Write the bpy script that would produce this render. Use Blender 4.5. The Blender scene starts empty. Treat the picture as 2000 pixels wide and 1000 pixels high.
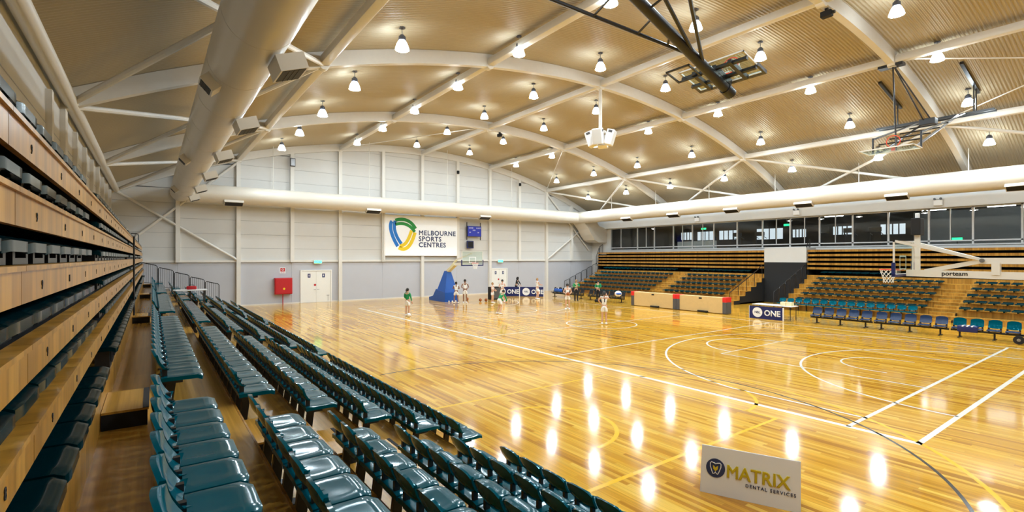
import bpy, bmesh, math, random
from mathutils import Matrix, Vector
random.seed(7)
D = bpy.data
COL = bpy.context.scene.collection
SC = bpy.context.scene
# ------------------------------------------------------------------ camera / world / exposure
F, V0, H = 966.0, 504.0, 3.42
TH = math.atan(704 / 966.0); S, C = math.sin(TH), math.cos(TH)
cam = D.cameras.new('camera'); cam.sensor_width = 36; cam.lens = 36 * F / 2000
cam.shift_y = (V0 - 500) / 2000; cam.clip_start = 0.05; cam.clip_end = 300
co = D.objects.new('camera', cam); COL.objects.link(co)
co.location = (0, 0, H); co.rotation_euler = (math.pi / 2, 0, -TH); SC.camera = co
W = D.worlds.new('world'); SC.world = W; W.use_nodes = True
W.node_tree.nodes['Background'].inputs[0].default_value = (.9, .92, 1, 1)
W.node_tree.nodes['Background'].inputs[1].default_value = 0.02
SC.view_settings.view_transform = 'Standard'; SC.view_settings.look = 'None'
SC.view_settings.gamma = 1; SC.view_settings.exposure = 0.5
SC.view_settings.use_curve_mapping = False
SC.cycles.use_denoising = True
SC.cycles.max_bounces = 8
SC.cycles.sample_clamp_indirect = 6
LAMP = 230.0
# ------------------------------------------------------------------ hall dimensions
XL, XR, XC, YF, YN = -2.02, 40.2, 19.15, 39.8, -14.0
RR, ZT = 48.0, 12.95
def roof(x): return ZT - (RR - math.sqrt(RR * RR - (x - XC) ** 2))
FR = [39.62, 29.0, 18.35, 7.7, -2.95, -13.6]
PX = [4.99, 12.1, 19.15, 26.2, 33.32]
RISE = .315
ORD = ['first','second','third','fourth','fifth','sixth','seventh','eighth','ninth','tenth','eleventh','twelfth','thirteenth','fourteenth','fifteenth','sixteenth','seventeenth','eighteenth','nineteenth','twentieth','twenty-first','twenty-second','twenty-third','twenty-fourth','twenty-fifth','twenty-sixth','twenty-seventh','twenty-eighth']
# ------------------------------------------------------------------ materials
MATS = {}
def pm(name, col, rough=.5, metal=0, var=.08, scale=6, emit=0, bump=0, coat=0, spec=.5, stretch=(1,1,1), tint=None):
    m = D.materials.new(name); m.use_nodes = True; nt = m.node_tree; b = nt.nodes['Principled BSDF']
    b.inputs['Roughness'].default_value = rough; b.inputs['Metallic'].default_value = metal
    b.inputs['Specular IOR Level'].default_value = spec
    if tint: b.inputs['Specular Tint'].default_value = tint + (1,)
    if coat: b.inputs['Coat Weight'].default_value = coat; b.inputs['Coat Roughness'].default_value = .08
    tc = nt.nodes.new('ShaderNodeTexCoord'); mp = nt.nodes.new('ShaderNodeMapping')
    mp.inputs['Scale'].default_value = stretch
    nz = nt.nodes.new('ShaderNodeTexNoise'); nz.inputs['Scale'].default_value = scale; nz.inputs['Detail'].default_value = 4
    nt.links.new(tc.outputs['Object'], mp.inputs['Vector']); nt.links.new(mp.outputs['Vector'], nz.inputs['Vector'])
    mx = nt.nodes.new('ShaderNodeMix'); mx.data_type = 'RGBA'
    mx.inputs[6].default_value = tuple(max(0, c * (1 - var)) for c in col) + (1,)
    mx.inputs[7].default_value = tuple(min(1, c * (1 + var)) for c in col) + (1,)
    nt.links.new(nz.outputs['Fac'], mx.inputs[0]); nt.links.new(mx.outputs[2], b.inputs['Base Color'])
    if emit:
        b.inputs['Emission Color'].default_value = tuple(col) + (1,); b.inputs['Emission Strength'].default_value = emit
    if bump:
        bp = nt.nodes.new('ShaderNodeBump'); bp.inputs['Strength'].default_value = bump; bp.inputs['Distance'].default_value = .01
        nt.links.new(nz.outputs['Fac'], bp.inputs['Height']); nt.links.new(bp.outputs['Normal'], b.inputs['Normal'])
    MATS[name] = m; return m
def planks(name, wid, length, cols, rough, axis='Y', grain=.25, coat=0, streak=1.0, spec=.5):
    """boards along an axis: a colour for each board, grain, thin joints"""
    m = D.materials.new(name); m.use_nodes = True; nt = m.node_tree; b = nt.nodes['Principled BSDF']; N = nt.nodes.new; L = nt.links.new
    b.inputs['Roughness'].default_value = rough; b.inputs['Specular IOR Level'].default_value = spec
    if coat: b.inputs['Coat Weight'].default_value = coat; b.inputs['Coat Roughness'].default_value = .05
    g = N('ShaderNodeNewGeometry'); sp = N('ShaderNodeSeparateXYZ'); L(g.outputs['Position'], sp.inputs[0])
    def M(op, a, bb=None):
        n = N('ShaderNodeMath'); n.operation = op
        for k, v in enumerate((a, bb)):
            if v is None: continue
            if isinstance(v, (int, float)): n.inputs[k].default_value = v
            else: L(v, n.inputs[k])
        return n.outputs[0]
    across, along = (sp.outputs['X'], sp.outputs['Y'])
    if axis == 'F': across = sp.outputs['Y']; along = sp.outputs['Z']
    r = M('DIVIDE', across, wid); row = M('FLOOR', r)
    w1 = N('ShaderNodeTexWhiteNoise'); w1.noise_dimensions = '1D'; L(row, w1.inputs['W'])
    sg = M('FLOOR', M('DIVIDE', M('ADD', along, M('MULTIPLY', w1.outputs['Value'], 9.0)), length))
    cb = N('ShaderNodeCombineXYZ'); L(row, cb.inputs[0]); L(sg, cb.inputs[1])
    w2 = N('ShaderNodeTexWhiteNoise'); w2.noise_dimensions = '2D'; L(cb.outputs[0], w2.inputs['Vector'])
    rp = N('ShaderNodeValToRGB'); el = rp.color_ramp.elements
    el[0].color = cols[0] + (1,); el[1].color = cols[-1] + (1,)
    for k, c in enumerate(cols[1:-1]):
        e = el.new((k + 1) / (len(cols) - 1)); e.color = c + (1,)
    L(w2.outputs['Value'], rp.inputs[0])
    mp = N('ShaderNodeMapping'); L(g.outputs['Position'], mp.inputs['Vector'])
    mp.inputs['Scale'].default_value = (30, .6, 30) if axis == 'Y' else (8, 14, .8)
    nz = N('ShaderNodeTexNoise'); nz.inputs['Scale'].default_value = 1; nz.inputs['Detail'].default_value = 6; L(mp.outputs[0], nz.inputs['Vector'])
    mr = N('ShaderNodeMapRange'); mr.inputs[1].default_value = .3; mr.inputs[2].default_value = .7
    mr.inputs[3].default_value = 1 - grain; mr.inputs[4].default_value = 1 + grain * .5; L(nz.outputs['Fac'], mr.inputs[0])
    vm = N('ShaderNodeVectorMath'); vm.operation = 'SCALE'; L(rp.outputs[0], vm.inputs[0]); L(mr.outputs[0], vm.inputs['Scale'])
    fr = M('FRACT', r); jt = M('LESS_THAN', M('ABSOLUTE', M('SUBTRACT', fr, .5)), .5 - .0012 / wid)
    jj = M('ADD', M('MULTIPLY', jt, .35), .65)
    v2 = N('ShaderNodeVectorMath'); v2.operation = 'SCALE'; L(vm.outputs[0], v2.inputs[0]); L(jj, v2.inputs['Scale'])
    L(v2.outputs[0], b.inputs['Base Color'])
    bp = N('ShaderNodeBump'); bp.inputs['Strength'].default_value = .04; bp.inputs['Distance'].default_value = .002
    L(nz.outputs['Fac'], bp.inputs['Height']); L(bp.outputs['Normal'], b.inputs['Normal'])
    MATS[name] = m; return m
planks('court_wood', .085, 2.2, [(.44,.18,.012),(.62,.30,.022),(.70,.365,.032),(.76,.42,.045),(.83,.51,.08)], .10, grain=.24, spec=.45)
planks('fascia_wood', .16, 40, [(.36,.165,.02),(.46,.22,.03),(.53,.27,.045)], .3, axis='F', grain=.35)
planks('deck_wood', .6, 2.4, [(.50,.26,.04),(.56,.30,.05),(.53,.28,.045)], .22, grain=.25)
pm('court_white', (.85,.82,.74), .15, var=.03); pm('court_yellow', (.85,.50,.01), .15, var=.05); pm('court_black', (.02,.02,.025), .15)
pm('ceiling_sheet', (.45,.385,.27), .5, var=.06, scale=.5, spec=.4)
pm('white_steel', (.74,.71,.66), .4, var=.04); pm('wall_white', (.64,.63,.61), .5, var=.03, scale=2); pm('wall_grey', (.50,.51,.56), .5, var=.03, scale=2)
pm('duct', (.66,.61,.53), .3, var=.03, scale=1); pm('vent_dark', (.012,.010,.007), .6)
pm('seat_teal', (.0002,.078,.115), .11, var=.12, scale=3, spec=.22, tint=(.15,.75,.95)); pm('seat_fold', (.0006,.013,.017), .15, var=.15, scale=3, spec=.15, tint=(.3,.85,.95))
pm('bench_blue', (.006,.03,.10), .3); pm('black_metal', (.012,.012,.014), .35); pm('black_matt', (.008,.008,.009), .8); pm('dark_grey', (.08,.08,.085), .5)
pm('steel', (.35,.36,.38), .3, metal=.8); pm('lamp_housing', (.10,.11,.15), .4, metal=.4)
pm('lamp_lens', (.80,.93,1), .3, var=0, emit=LAMP); pm('lamp_glass', (.80,.93,1), .3, var=0, emit=21)
pm('white_plastic', (.85,.85,.86), .4, var=.02); pm('board_white', (.93,.94,.96), .5, var=.01); pm('door_white', (.85,.84,.80), .4, var=.02)
pm('red', (.50,.006,.012), .4); pm('signal_red', (.75,.02,.02), .4); pm('navy', (.008,.016,.11), .4); pm('navy_text', (.03,.045,.13), .5)
pm('logo_blue', (.005,.17,.60), .5); pm('logo_blue_dark', (.005,.08,.55), .5); pm('logo_green', (.005,.24,.03), .5); pm('logo_yellow', (.85,.60,.01), .5)
pm('gold_text', (.62,.47,.01), .5); pm('blue_pad', (.003,.085,.42), .45); pm('screen_blue', (.01,.02,.30), .3, emit=.25); pm('exit_green', (.02,.85,.25), .5, emit=2.5)
pm('tan_pad', (.66,.46,.20), .5); pm('rim_red', (.80,.05,.015), .4); pm('net_white', (.8,.8,.8), .7); pm('ball_orange', (.35,.10,.02), .6)
pm('skin', (.62,.36,.25), .5); pm('skin_dark', (.28,.14,.09), .5); pm('hair_dark', (.015,.012,.010), .6); pm('hair_fair', (.35,.20,.08), .6)
pm('cloth_white', (.82,.82,.82), .8); pm('cloth_green', (.01,.28,.10), .8); pm('cloth_black', (.012,.012,.015), .85); pm('shoe_white', (.8,.8,.8), .6)
pm('lounge_dark', (.03,.032,.034), .6); pm('lounge_grey', (.34,.36,.38), .6); pm('lounge_light', (.8,.88,.95), .5, emit=.9); pm('lounge_bulb', (1,.95,.9), .5, emit=60); pm('lounge_fill_tube', (.9,.97,1), .5, emit=22); pm('alu', (.62,.63,.64), .35, metal=.3); pm('lounge_white', (.7,.7,.7), .5)
pm('tooth_yellow', (.72,.55,.02), .5); pm('bag_blue', (.02,.10,.45), .7); pm('cream', (.78,.72,.45), .5); pm('shade_red', (.65,.01,.02), .6)
def glass(name, tint, refl):
    m = D.materials.new(name); m.use_nodes = True; nt = m.node_tree; nt.nodes.remove(nt.nodes['Principled BSDF'])
    o = nt.nodes['Material Output']; t = nt.nodes.new('ShaderNodeBsdfTransparent'); g = nt.nodes.new('ShaderNodeBsdfGlossy')
    t.inputs[0].default_value = tint + (1,); g.inputs['Roughness'].default_value = .03
    lw = nt.nodes.new('ShaderNodeLayerWeight'); lw.inputs[0].default_value = .5; pw = nt.nodes.new('ShaderNodeMath'); pw.operation = 'POWER'; pw.inputs[1].default_value = 4; nt.links.new(lw.outputs['Facing'], pw.inputs[0]); fz = nt.nodes.new('ShaderNodeMath'); fz.operation = 'MULTIPLY_ADD'; fz.inputs[1].default_value = .5; fz.inputs[2].default_value = refl; nt.links.new(pw.outputs[0], fz.inputs[0])
    mx = nt.nodes.new('ShaderNodeMixShader'); nt.links.new(fz.outputs[0], mx.inputs[0]); nt.links.new(t.outputs[0], mx.inputs[1]); nt.links.new(g.outputs[0], mx.inputs[2])
    nt.links.new(mx.outputs[0], o.inputs[0]); MATS[name] = m
glass('window_glass', (.80,.83,.83), .04); glass('board_glass', (.90,.96,.93), .03)
# ------------------------------------------------------------------ mesh builder
class MB:
    def __init__(s): s.v = []; s.f = []
    def add(s, vs, fs):
        o = len(s.v); s.v += [tuple(p) for p in vs]; s.f += [tuple(i + o for i in f) for f in fs]; return s
    def box(s, x0, x1, y0, y1, z0, z1):
        return s.add([(x0,y0,z0),(x1,y0,z0),(x1,y1,z0),(x0,y1,z0),(x0,y0,z1),(x1,y0,z1),(x1,y1,z1),(x0,y1,z1)],
                     [(0,3,2,1),(4,5,6,7),(0,1,5,4),(1,2,6,5),(2,3,7,6),(3,0,4,7)])
    def rbox(s, x0, x1, y0, y1, z0, z1, r=.02, seg=2):
        bm = bmesh.new(); mt = Matrix.Translation(((x0+x1)/2,(y0+y1)/2,(z0+z1)/2)) @ Matrix.Diagonal((x1-x0,y1-y0,z1-z0,1))
        bmesh.ops.create_cube(bm, size=1, matrix=mt)
        bmesh.ops.bevel(bm, geom=bm.edges[:], offset=r, segments=seg, affect='EDGES', profile=.5)
        bm.verts.index_update(); s.add([v.co[:] for v in bm.verts], [[v.index for v in f.verts] for f in bm.faces]); bm.free(); return s
    def prism(s, poly, a, b, axis=1):
        """polygon in the other two axes, extruded from a to b along axis"""
        def P(p, t): return (t, p[0], p[1]) if axis == 0 else ((p[0], t, p[1]) if axis == 1 else (p[0], p[1], t))
        n = len(poly); vs = [P(p, a) for p in poly] + [P(p, b) for p in poly]
        fs = [tuple(range(n))[::-1], tuple(range(n, 2*n))] + [(i, (i+1) % n, n + (i+1) % n, n + i) for i in range(n)]
        return s.add(vs, fs)
    def cyl(s, p0, p1, r, r1=None, n=10, cap=True):
        p0, p1 = Vector(p0), Vector(p1); r1 = r if r1 is None else r1
        d = (p1 - p0).normalized(); a = d.orthogonal().normalized(); b = d.cross(a)
        vs = []
        for p, q in ((p0, r), (p1, r1)):
            for k in range(n):
                t = 2*math.pi*k/n; vs.append(p + (a*math.cos(t) + b*math.sin(t))*q)
        fs = [(k, (k+1) % n, n + (k+1) % n, n + k) for k in range(n)]
        if cap: fs += [tuple(range(n))[::-1], tuple(range(n, 2*n))]
        return s.add(vs, fs)
    def bar(s, p0, p1, w, h=None, up=(0,0,1)):
        p0, p1 = Vector(p0), Vector(p1); h = w if h is None else h
        d = (p1 - p0).normalized(); u = Vector(up); a = d.cross(u)
        if a.length < 1e-4: a = d.cross(Vector((1,0,0)))
        a.normalize(); b = a.cross(d).normalized(); vs = []
        for p in (p0, p1):
            for i, j in ((-1,-1),(1,-1),(1,1),(-1,1)): vs.append(p + a*(w/2*i) + b*(h/2*j))
        return s.add(vs, [(0,1,2,3),(7,6,5,4),(0,4,5,1),(1,5,6,2),(2,6,7,3),(3,7,4,0)])
    def tube(s, pts, r, n=6, closed=False):
        pts = [Vector(p) for p in pts]; m = len(pts); ref = None; rings = []
        for i, p in enumerate(pts):
            if closed: d = pts[(i+1) % m] - pts[i-1]
            else: d = pts[min(i+1, m-1)] - pts[max(i-1, 0)]
            d.normalize()
            a = d.orthogonal() if ref is None else ref - d*ref.dot(d)
            a.normalize(); ref = a; b = d.cross(a); q = r[i] if isinstance(r, (list, tuple)) else r
            rings.append([p + (a*math.cos(2*math.pi*k/n) + b*math.sin(2*math.pi*k/n))*q for k in range(n)])
        vs = [v for g in rings for v in g]; fs = []
        for i in range(m if closed else m-1):
            j = (i+1) % m; fs += [(i*n+k, i*n+(k+1) % n, j*n+(k+1) % n, j*n+k) for k in range(n)]
        if not closed: fs += [tuple(range(n))[::-1], tuple(range((m-1)*n, m*n))]
        return s.add(vs, fs)
    def lathe(s, prof, n=16, c=(0,0,0)):
        vs = []; fs = []; m = len(prof)
        for k in range(n):
            t = 2*math.pi*k/n
            for r, z in prof: vs.append((c[0]+r*math.cos(t), c[1]+r*math.sin(t), c[2]+z))
        for k in range(n):
            j = (k+1) % n; fs += [(k*m+i, j*m+i, j*m+i+1, k*m+i+1) for i in range(m-1)]
        return s.add(vs, fs)
    def ball(s, c, r, n=10, sc=(1,1,1)):
        m = n//2 + 1
        prof = [(max(.0005, r*math.sin(math.pi*i/m)), -r*math.cos(math.pi*i/m)) for i in range(m+1)]
        t = MB().lathe(prof, n); return s.add([(c[0]+x*sc[0], c[1]+y*sc[1], c[2]+z*sc[2]) for x, y, z in t.v], t.f)
    def xform(s, M):
        s.v = [tuple(M @ Vector(p)) for p in s.v]; return s
    def mesh(s, name, mat, smooth=None):
        me = D.meshes.new(name); me.from_pydata(s.v, [], s.f); me.update()
        bm = bmesh.new(); bm.from_mesh(me); bmesh.ops.recalc_face_normals(bm, faces=bm.faces); bm.to_mesh(me); bm.free()
        for m in (mat if isinstance(mat, (list, tuple)) else [mat]): me.materials.append(MATS[m])
        if smooth is not None:
            me.polygons.foreach_set('use_smooth', [True]*len(me.polygons)); me.set_sharp_from_angle(angle=math.radians(smooth))
        return me
    def build(s, name, mat, parent=None, smooth=None, loc=None, **kw):
        return link(name, s.mesh(name, mat, smooth), parent, loc, **kw)
def link(name, data, parent=None, loc=None, rz=0, label=None, cat=None, group=None, kind=None):
    o = D.objects.new(name, data); COL.objects.link(o)
    if parent is not None: o.parent = parent
    if loc is not None: o.location = loc
    if rz: o.rotation_euler[2] = rz
    if label: o['label'] = label
    if cat: o['category'] = cat
    if group: o['group'] = group
    if kind: o['kind'] = kind
    return o
def thing(name, label, cat, loc=(0,0,0), rz=0, group=None, kind=None): return link(name, None, None, loc, rz, label, cat, group, kind)
def text(body, size, mat, parent, M, name='lettering', bold=0.0, align='LEFT', ext=.002, sx=1, space=1.0):
    cu = D.curves.new(name, 'FONT'); cu.body = body; cu.size = size; cu.align_x = align; cu.extrude = ext; cu.bevel_depth = bold; cu.bevel_resolution = 0; cu.resolution_u = 3; cu.space_character = space
    t = D.objects.new(name, cu); COL.objects.link(t); dg = bpy.context.evaluated_depsgraph_get(); dg.update()
    me = D.meshes.new_from_object(t.evaluated_get(dg)); D.objects.remove(t); D.curves.remove(cu)
    me.transform(M @ Matrix.Diagonal((sx,1,1,1))); me.materials.clear(); me.materials.append(MATS[mat]); me.name = name
    return link(name, me, parent)
def frame(o, r, u):
    r = Vector(r).normalized(); u = Vector(u).normalized(); n = r.cross(u)
    return Matrix(((r.x,u.x,n.x,o[0]),(r.y,u.y,n.y,o[1]),(r.z,u.z,n.z,o[2]),(0,0,0,1)))
def proj(x, y, z):
    d = S*x + C*y
    if d < .05: return None
    return (1000 + F*(C*x - S*y)/d, V0 + F*(H - z)/d, d)
def seen(x, y, z, m=40):
    p = proj(x, y, z); return p is not None and -m < p[0] < 2000+m and -m < p[1] < 1000+m
# ================================================================== SETTING
floor = MB().box(XL-.3, XR+.1, YN, YF+.3, -.15, 0).build('floor', 'court_wood', kind='structure')
def strip(pts, w, mat, closed=False):
    """a painted line of width w"""
    m = MB(); n = len(pts); vs = []
    for i, p in enumerate(pts):
        a = pts[i-1] if (closed or i) else pts[0]; b = pts[(i+1) % n] if (closed or i < n-1) else pts[-1]
        dx, dy = b[0]-a[0], b[1]-a[1]; l = math.hypot(dx, dy) or 1; nx, ny = -dy/l*w/2, dx/l*w/2
        vs += [(p[0]+nx, p[1]+ny, .0012), (p[0]-nx, p[1]-ny, .0012)]
    k = n if closed else n-1
    m.add(vs, [(2*i, 2*i+1, 2*((i+1) % n)+1, 2*((i+1) % n)) for i in range(k)])
    me = m.mesh('court_line', mat); 
    return link('court_line', me, floor)
def arc(cx, cy, r, a0, a1, n=48): return [(cx + r*math.cos(math.radians(a0+(a1-a0)*i/n)), cy + r*math.sin(math.radians(a0+(a1-a0)*i/n))) for i in range(n+1)]
CX, X0, X1, B0, B1, NB0, NB1 = 18.95, 11.43, 26.46, 4.1, 32.1, 2.95, 33.45
W_ = 'court_white'
strip([(X0,NB0-.05),(X0,NB1)], .14, W_); strip([(X1,NB0-.05),(X1,NB1)], .085, W_)
strip([(X0,B0),(X1,B0)], .085, W_); strip([(X0,NB0),(X1,NB0)], .1, W_); strip([(X0,B1),(X1,B1)], .07, W_); strip([(X0,NB1),(X1,NB1)], .07, W_)
strip([(X0,13.1),(X1,13.1)], .07, W_); strip([(X0,23.3),(X1,23.3)], .07, W_); strip([(X0,18.1),(X1,18.1)], .06, W_)
strip(arc(CX,18.1,1.8,0,360)[:-1], .07, W_, True)
for b, sg, nb in ((B0,1,NB0),(B1,-1,NB1)):
    hy = b + sg*1.575; a = math.degrees(math.asin((6.6)/6.75)); yy = math.sqrt(6.75**2-6.6**2)
    strip([(CX-6.6,b),(CX-6.6,hy+sg*yy)] + [(CX-6.75*math.sin(math.radians(t)), hy+sg*6.75*math.cos(math.radians(t))) for t in [a-i*a/30 for i in range(61)]] + [(CX+6.6,b)], .07, W_)
    strip([(CX-2.45,b),(CX-2.45,b+sg*5.8),(CX+2.45,b+sg*5.8),(CX+2.45,b)], .07, W_)
    strip([(CX-1.8*math.cos(t*math.pi/24), b+sg*(5.8+1.8*math.sin(t*math.pi/24))) for t in range(25)], .07, W_)
    strip([(CX-4.9*math.cos(t*math.pi/40), nb+sg*4.9*math.sin(t*math.pi/40)) for t in range(41)], .07, W_)
    strip([(CX-1.25,hy-sg*.35)] + [(CX-1.25*math.cos(t*math.pi/24), hy+sg*1.25*math.sin(t*math.pi/24)) for t in range(25)] + [(CX+1.25,hy-sg*.35)], .06, W_)
Y_ = 'court_yellow'; cy = 7.65
strip([(4.95,cy-2.45),(10.75,cy-2.45),(10.75,cy+2.45),(4.95,cy+2.45)], .09, Y_)
strip(arc(10.75,cy,1.8,-90,90,30), .08, Y_); strip(arc(6.5,cy,1.35,-90,90,24), .09, Y_); strip(arc(6.5,cy,6.85,-80,80,60), .08, Y_)
strip(arc(6.5,cy,6.4,-85,100,70), .055, 'court_black')
# ceiling: corrugated sheet on an arc
m = MB(); nx = 44; pit = .13; ny = int((YF+.1-YN)/pit)
xs = [XL-.2 + (XR-XL+.4)*i/nx for i in range(nx+1)]
offs = [(0,0),(.25,.0),(.5,.032),(.75,.032)]
prof = [(YN + (k+o)*pit, h) for k in range(ny) for o, h in offs]
vs = [(x, y, roof(x)+h) for y, h in prof for x in xs]; q = nx+1
m.add(vs, [(j*q+i, j*q+i+1, (j+1)*q+i+1, (j+1)*q+i) for j in range(len(prof)-1) for i in range(nx)])
ceiling = m.build('ceiling', 'ceiling_sheet', kind='structure')
for fy in FR:
    m = MB(); n = 40; q = []
    for i in range(n+1):
        x = XL + (XR-XL)*i/n; z = roof(x) - .01
        q.append((x, z))
    poly = q + [(x, z-.55) for x, z in q[::-1]]
    vs = []
    w = .13
    for x, z in q: vs += [(x,fy-w,z),(x,fy+w,z),(x,fy+w,z-.55),(x,fy-w,z-.55)]
    fs = []
    for i in range(n):
        a, b = 4*i, 4*i+4
        fs += [(a+k, b+k, b+(k+1) % 4, a+(k+1) % 4) for k in range(4)]
    fs += [(0,1,2,3), (4*n,4*n+3,4*n+2,4*n+1)]
    m.add(vs, fs); m.build('rafter_beam', 'white_steel', ceiling, smooth=30)
for x in PX:
    z = roof(x) - .36
    for a, b in zip(FR[1:], FR[:-1]): MB().rbox(x-.16, x+.16, a+.13, b-.13, z-.16, z+.16, .05, 2).build('purlin', 'white_steel', ceiling, smooth=40)
    for fy in FR[1:4]: MB().cyl((x, fy-.14, z-.1), (x, fy+.14, z-.1), .2, n=12).build('joint_plate', 'white_steel', ceiling, smooth=40)
for side, px, ex in ((0, PX[0], XL+.1), (1, PX[-1], XR-.1)):
    zp, ze = roof(px)-.45, roof(ex)-.45
    for a, b in zip(FR[1:4], FR[:3]):
        MB().cyl((px,a,zp), (ex,b,ze), .085, n=8).build('brace', 'white_steel', ceiling, smooth=40)
        MB().cyl((px,b,zp), (ex,a,ze), .085, n=8).build('brace', 'white_steel', ceiling, smooth=40)
    MB().cyl((px,FR[3],zp), (ex,FR[4],ze), .085, n=8).build('brace', 'white_steel', ceiling, smooth=40)
    MB().cyl((px,FR[4],zp), (ex,FR[3],ze), .085, n=8).build('brace', 'white_steel', ceiling, smooth=40)
for a, b in zip(FR[1:], FR[:-1]):   # eave tubes
    for ex in (XL+.22, XR-.22): MB().cyl((ex,a,roof(ex)-.42), (ex,b,roof(ex)-.42), .17, n=12).build('eave_tube', 'white_steel', ceiling, smooth=40)
for a, b, x1, x2 in ((FR[0],FR[1],PX[1],PX[2]),(FR[1],FR[0],PX[3],PX[4]),(FR[3],FR[4],PX[3],PX[4]),(FR[3],FR[4],PX[4],PX[3])):
    MB().cyl((x1,a,roof(x1)-.3),(x2,b,roof(x2)-.3),.03,n=6).build('tie_rod', 'white_steel', ceiling)
# far wall
wall_far = MB().prism([(XL-.3,-.1),(XR+.3,-.1)] + [(XR+.3-(XR-XL+.6)*i/30, roof(min(XR,max(XL,XR+.3-(XR-XL+.6)*i/30)))+.3) for i in range(31)], YF+.03, YF+.25).build('wall_far', 'dark_grey', kind='structure')
CXS = [XC + 3.548*k for k in range(-5, 6)]
edges = [XL] + CXS + [XR]
DZ = 3.12
for i in range(12):
    a, b = edges[i], edges[i+1]
    MB().box(a+.005, b-.005, YF-.02, YF+.06, 0, DZ-.02).build('dado_panel', 'wall_grey', wall_far)
    z = DZ
    while True:
        zt = z + .99; lim0, lim1 = roof(a)-.05, roof(b)-.05
        if z > max(lim0, lim1): break
        g = .012
        poly = [(a+.004, z+g), (b-.004, z+g), (b-.004, min(zt, lim1)), (a+.004, min(zt, lim0))]
        if poly[2][1] > z+.05 or poly[3][1] > z+.05:
            poly = [(p[0], max(p[1], z+g)) for p in poly]
            if poly[2][1] <= z+g+1e-4: poly.pop(2)
            elif poly[3][1] <= z+g+1e-4: poly.pop(3)
            MB().prism(poly, YF-.02, YF+.05).build('wall_panel', 'wall_white', wall_far)
        z = zt
for i, x in enumerate(CXS):
    full = (i % 2 == 1)
    MB().box(x-.13, x+.13, YF-.3, YF-.02, 0 if full else DZ, roof(x)-.52).build('column', 'white_steel', wall_far)
    if full: MB().cyl((x,YF-.16,roof(x)-.5),(x,YF-.16,roof(x)-.62),.2,n=10).build('column_cap', 'white_steel', wall_far)
MB().box(XL, XR, YF-.14, YF-.02, DZ, DZ+.16).build('wall_rail', 'white_steel', wall_far)
for s_ in (1, -1):
    e = XL+.1 if s_ == 1 else XR-.1; p = CXS[1] if s_ == 1 else CXS[9]; mid = XL+.7 if s_ == 1 else XR-.7
    MB().cyl((e,YF-.22,7.7),(p,YF-.22,3.25),.085,n=8).build('wall_brace', 'white_steel', wall_far, smooth=40)
    MB().cyl((mid,YF-.2,4.3),(p,YF-.2,10.2),.085,n=8).build('wall_brace', 'white_steel', wall_far, smooth=40)
MB().box(XL, 28.6, YF-.04, YF-.02, 0, .09).build('baseboard_far', 'white_steel', kind='structure')
# left, right, near walls
wall_left = MB().box(XL-.25, XL, YN, YF, 0, roof(XL)+.25).build('wall_left', 'wall_white', kind='structure')
for y in (16.0, 18.35, 20.9, 23.6, 26.3, 29.0, 31.7, 34.4, 37.1):
    w = .22 if y in (7.7, 18.35, 29.0) else .13
    MB().box(XL, XL+.12, y-w, y+w, 0, roof(XL)-(.5 if w > .2 else .62)).build('column', 'white_steel', wall_left)
for z in (4.6, 5.6, 6.6): MB().box(XL, XL+.012, YN, YF, z, z+.02).build('panel_joint', 'wall_grey', wall_left)
wall_near = MB().box(XL-.3, XR+.3, YN-.2, YN, 0, ZT+.2).build('wall_near', 'wall_white', kind='structure')
WX, WS, WR_, WH = XR-.05, 4.25, 4.5, 6.55
wall_right = MB().box(WX, WX+.25, YN, YF, 0, WS).box(WX, WX+.25, YN, YF, WH, roof(XR)+.3).box(WX, WX+.25, 36.95, YF, WS, WH).build('wall_right', 'wall_white', kind='structure')
MB().box(WX-.35, WX, YN, 38.2, WH+.02, 7.25).build('bulkhead', 'wall_white', wall_right)
MU = [36.93,33.3,31.2,29.0,26.95,24.8,22.65,20.5,18.35,16.25,14.1,12.0,9.85,7.75,5.65,3.5,1.3,-1,-3.2,-5.4]
thin = {35.5:0, 32.2:1, 28.0:3, 25.9:4, 19.4:7, 17.3:8, 15.2:9, 8.8:12}
for i in range(len(MU)-1):
    b, a = MU[i], MU[i+1]
    w = MB().box(WX-.04, WX+.08, a-.05, a+.05, WS, WH).box(WX-.04, WX+.08, a, b, WR_-.04, WR_+.04).box(WX-.06, WX+.1, a, b, WS-.03, WS+.05).box(WX-.04, WX+.08, a, b, WH-.06, WH)
    if i == 0: w.box(WX-.04, WX+.08, b-.05, b+.05, WS, WH)
    wo = w.build('window_%d' % (i+1), 'alu', kind='structure')
    MB().box(WX+.01, WX+.03, a+.05, b-.05, WS, WR_-.04).build('pane', 'window_glass', wo)
    ty = [t for t, k in thin.items() if k == i]
    if ty: MB().box(WX-.03, WX+.06, ty[0]-.025, ty[0]+.025, WR_, WH-.06).build('mullion', 'alu', wo)
    cuts = [a+.05] + ty + [b-.05]
    for p, q in zip(cuts[:-1], cuts[1:]): MB().box(WX+.01, WX+.03, p+.02, q-.02, WR_+.04, WH-.06).build('pane', 'window_glass', wo)
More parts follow.
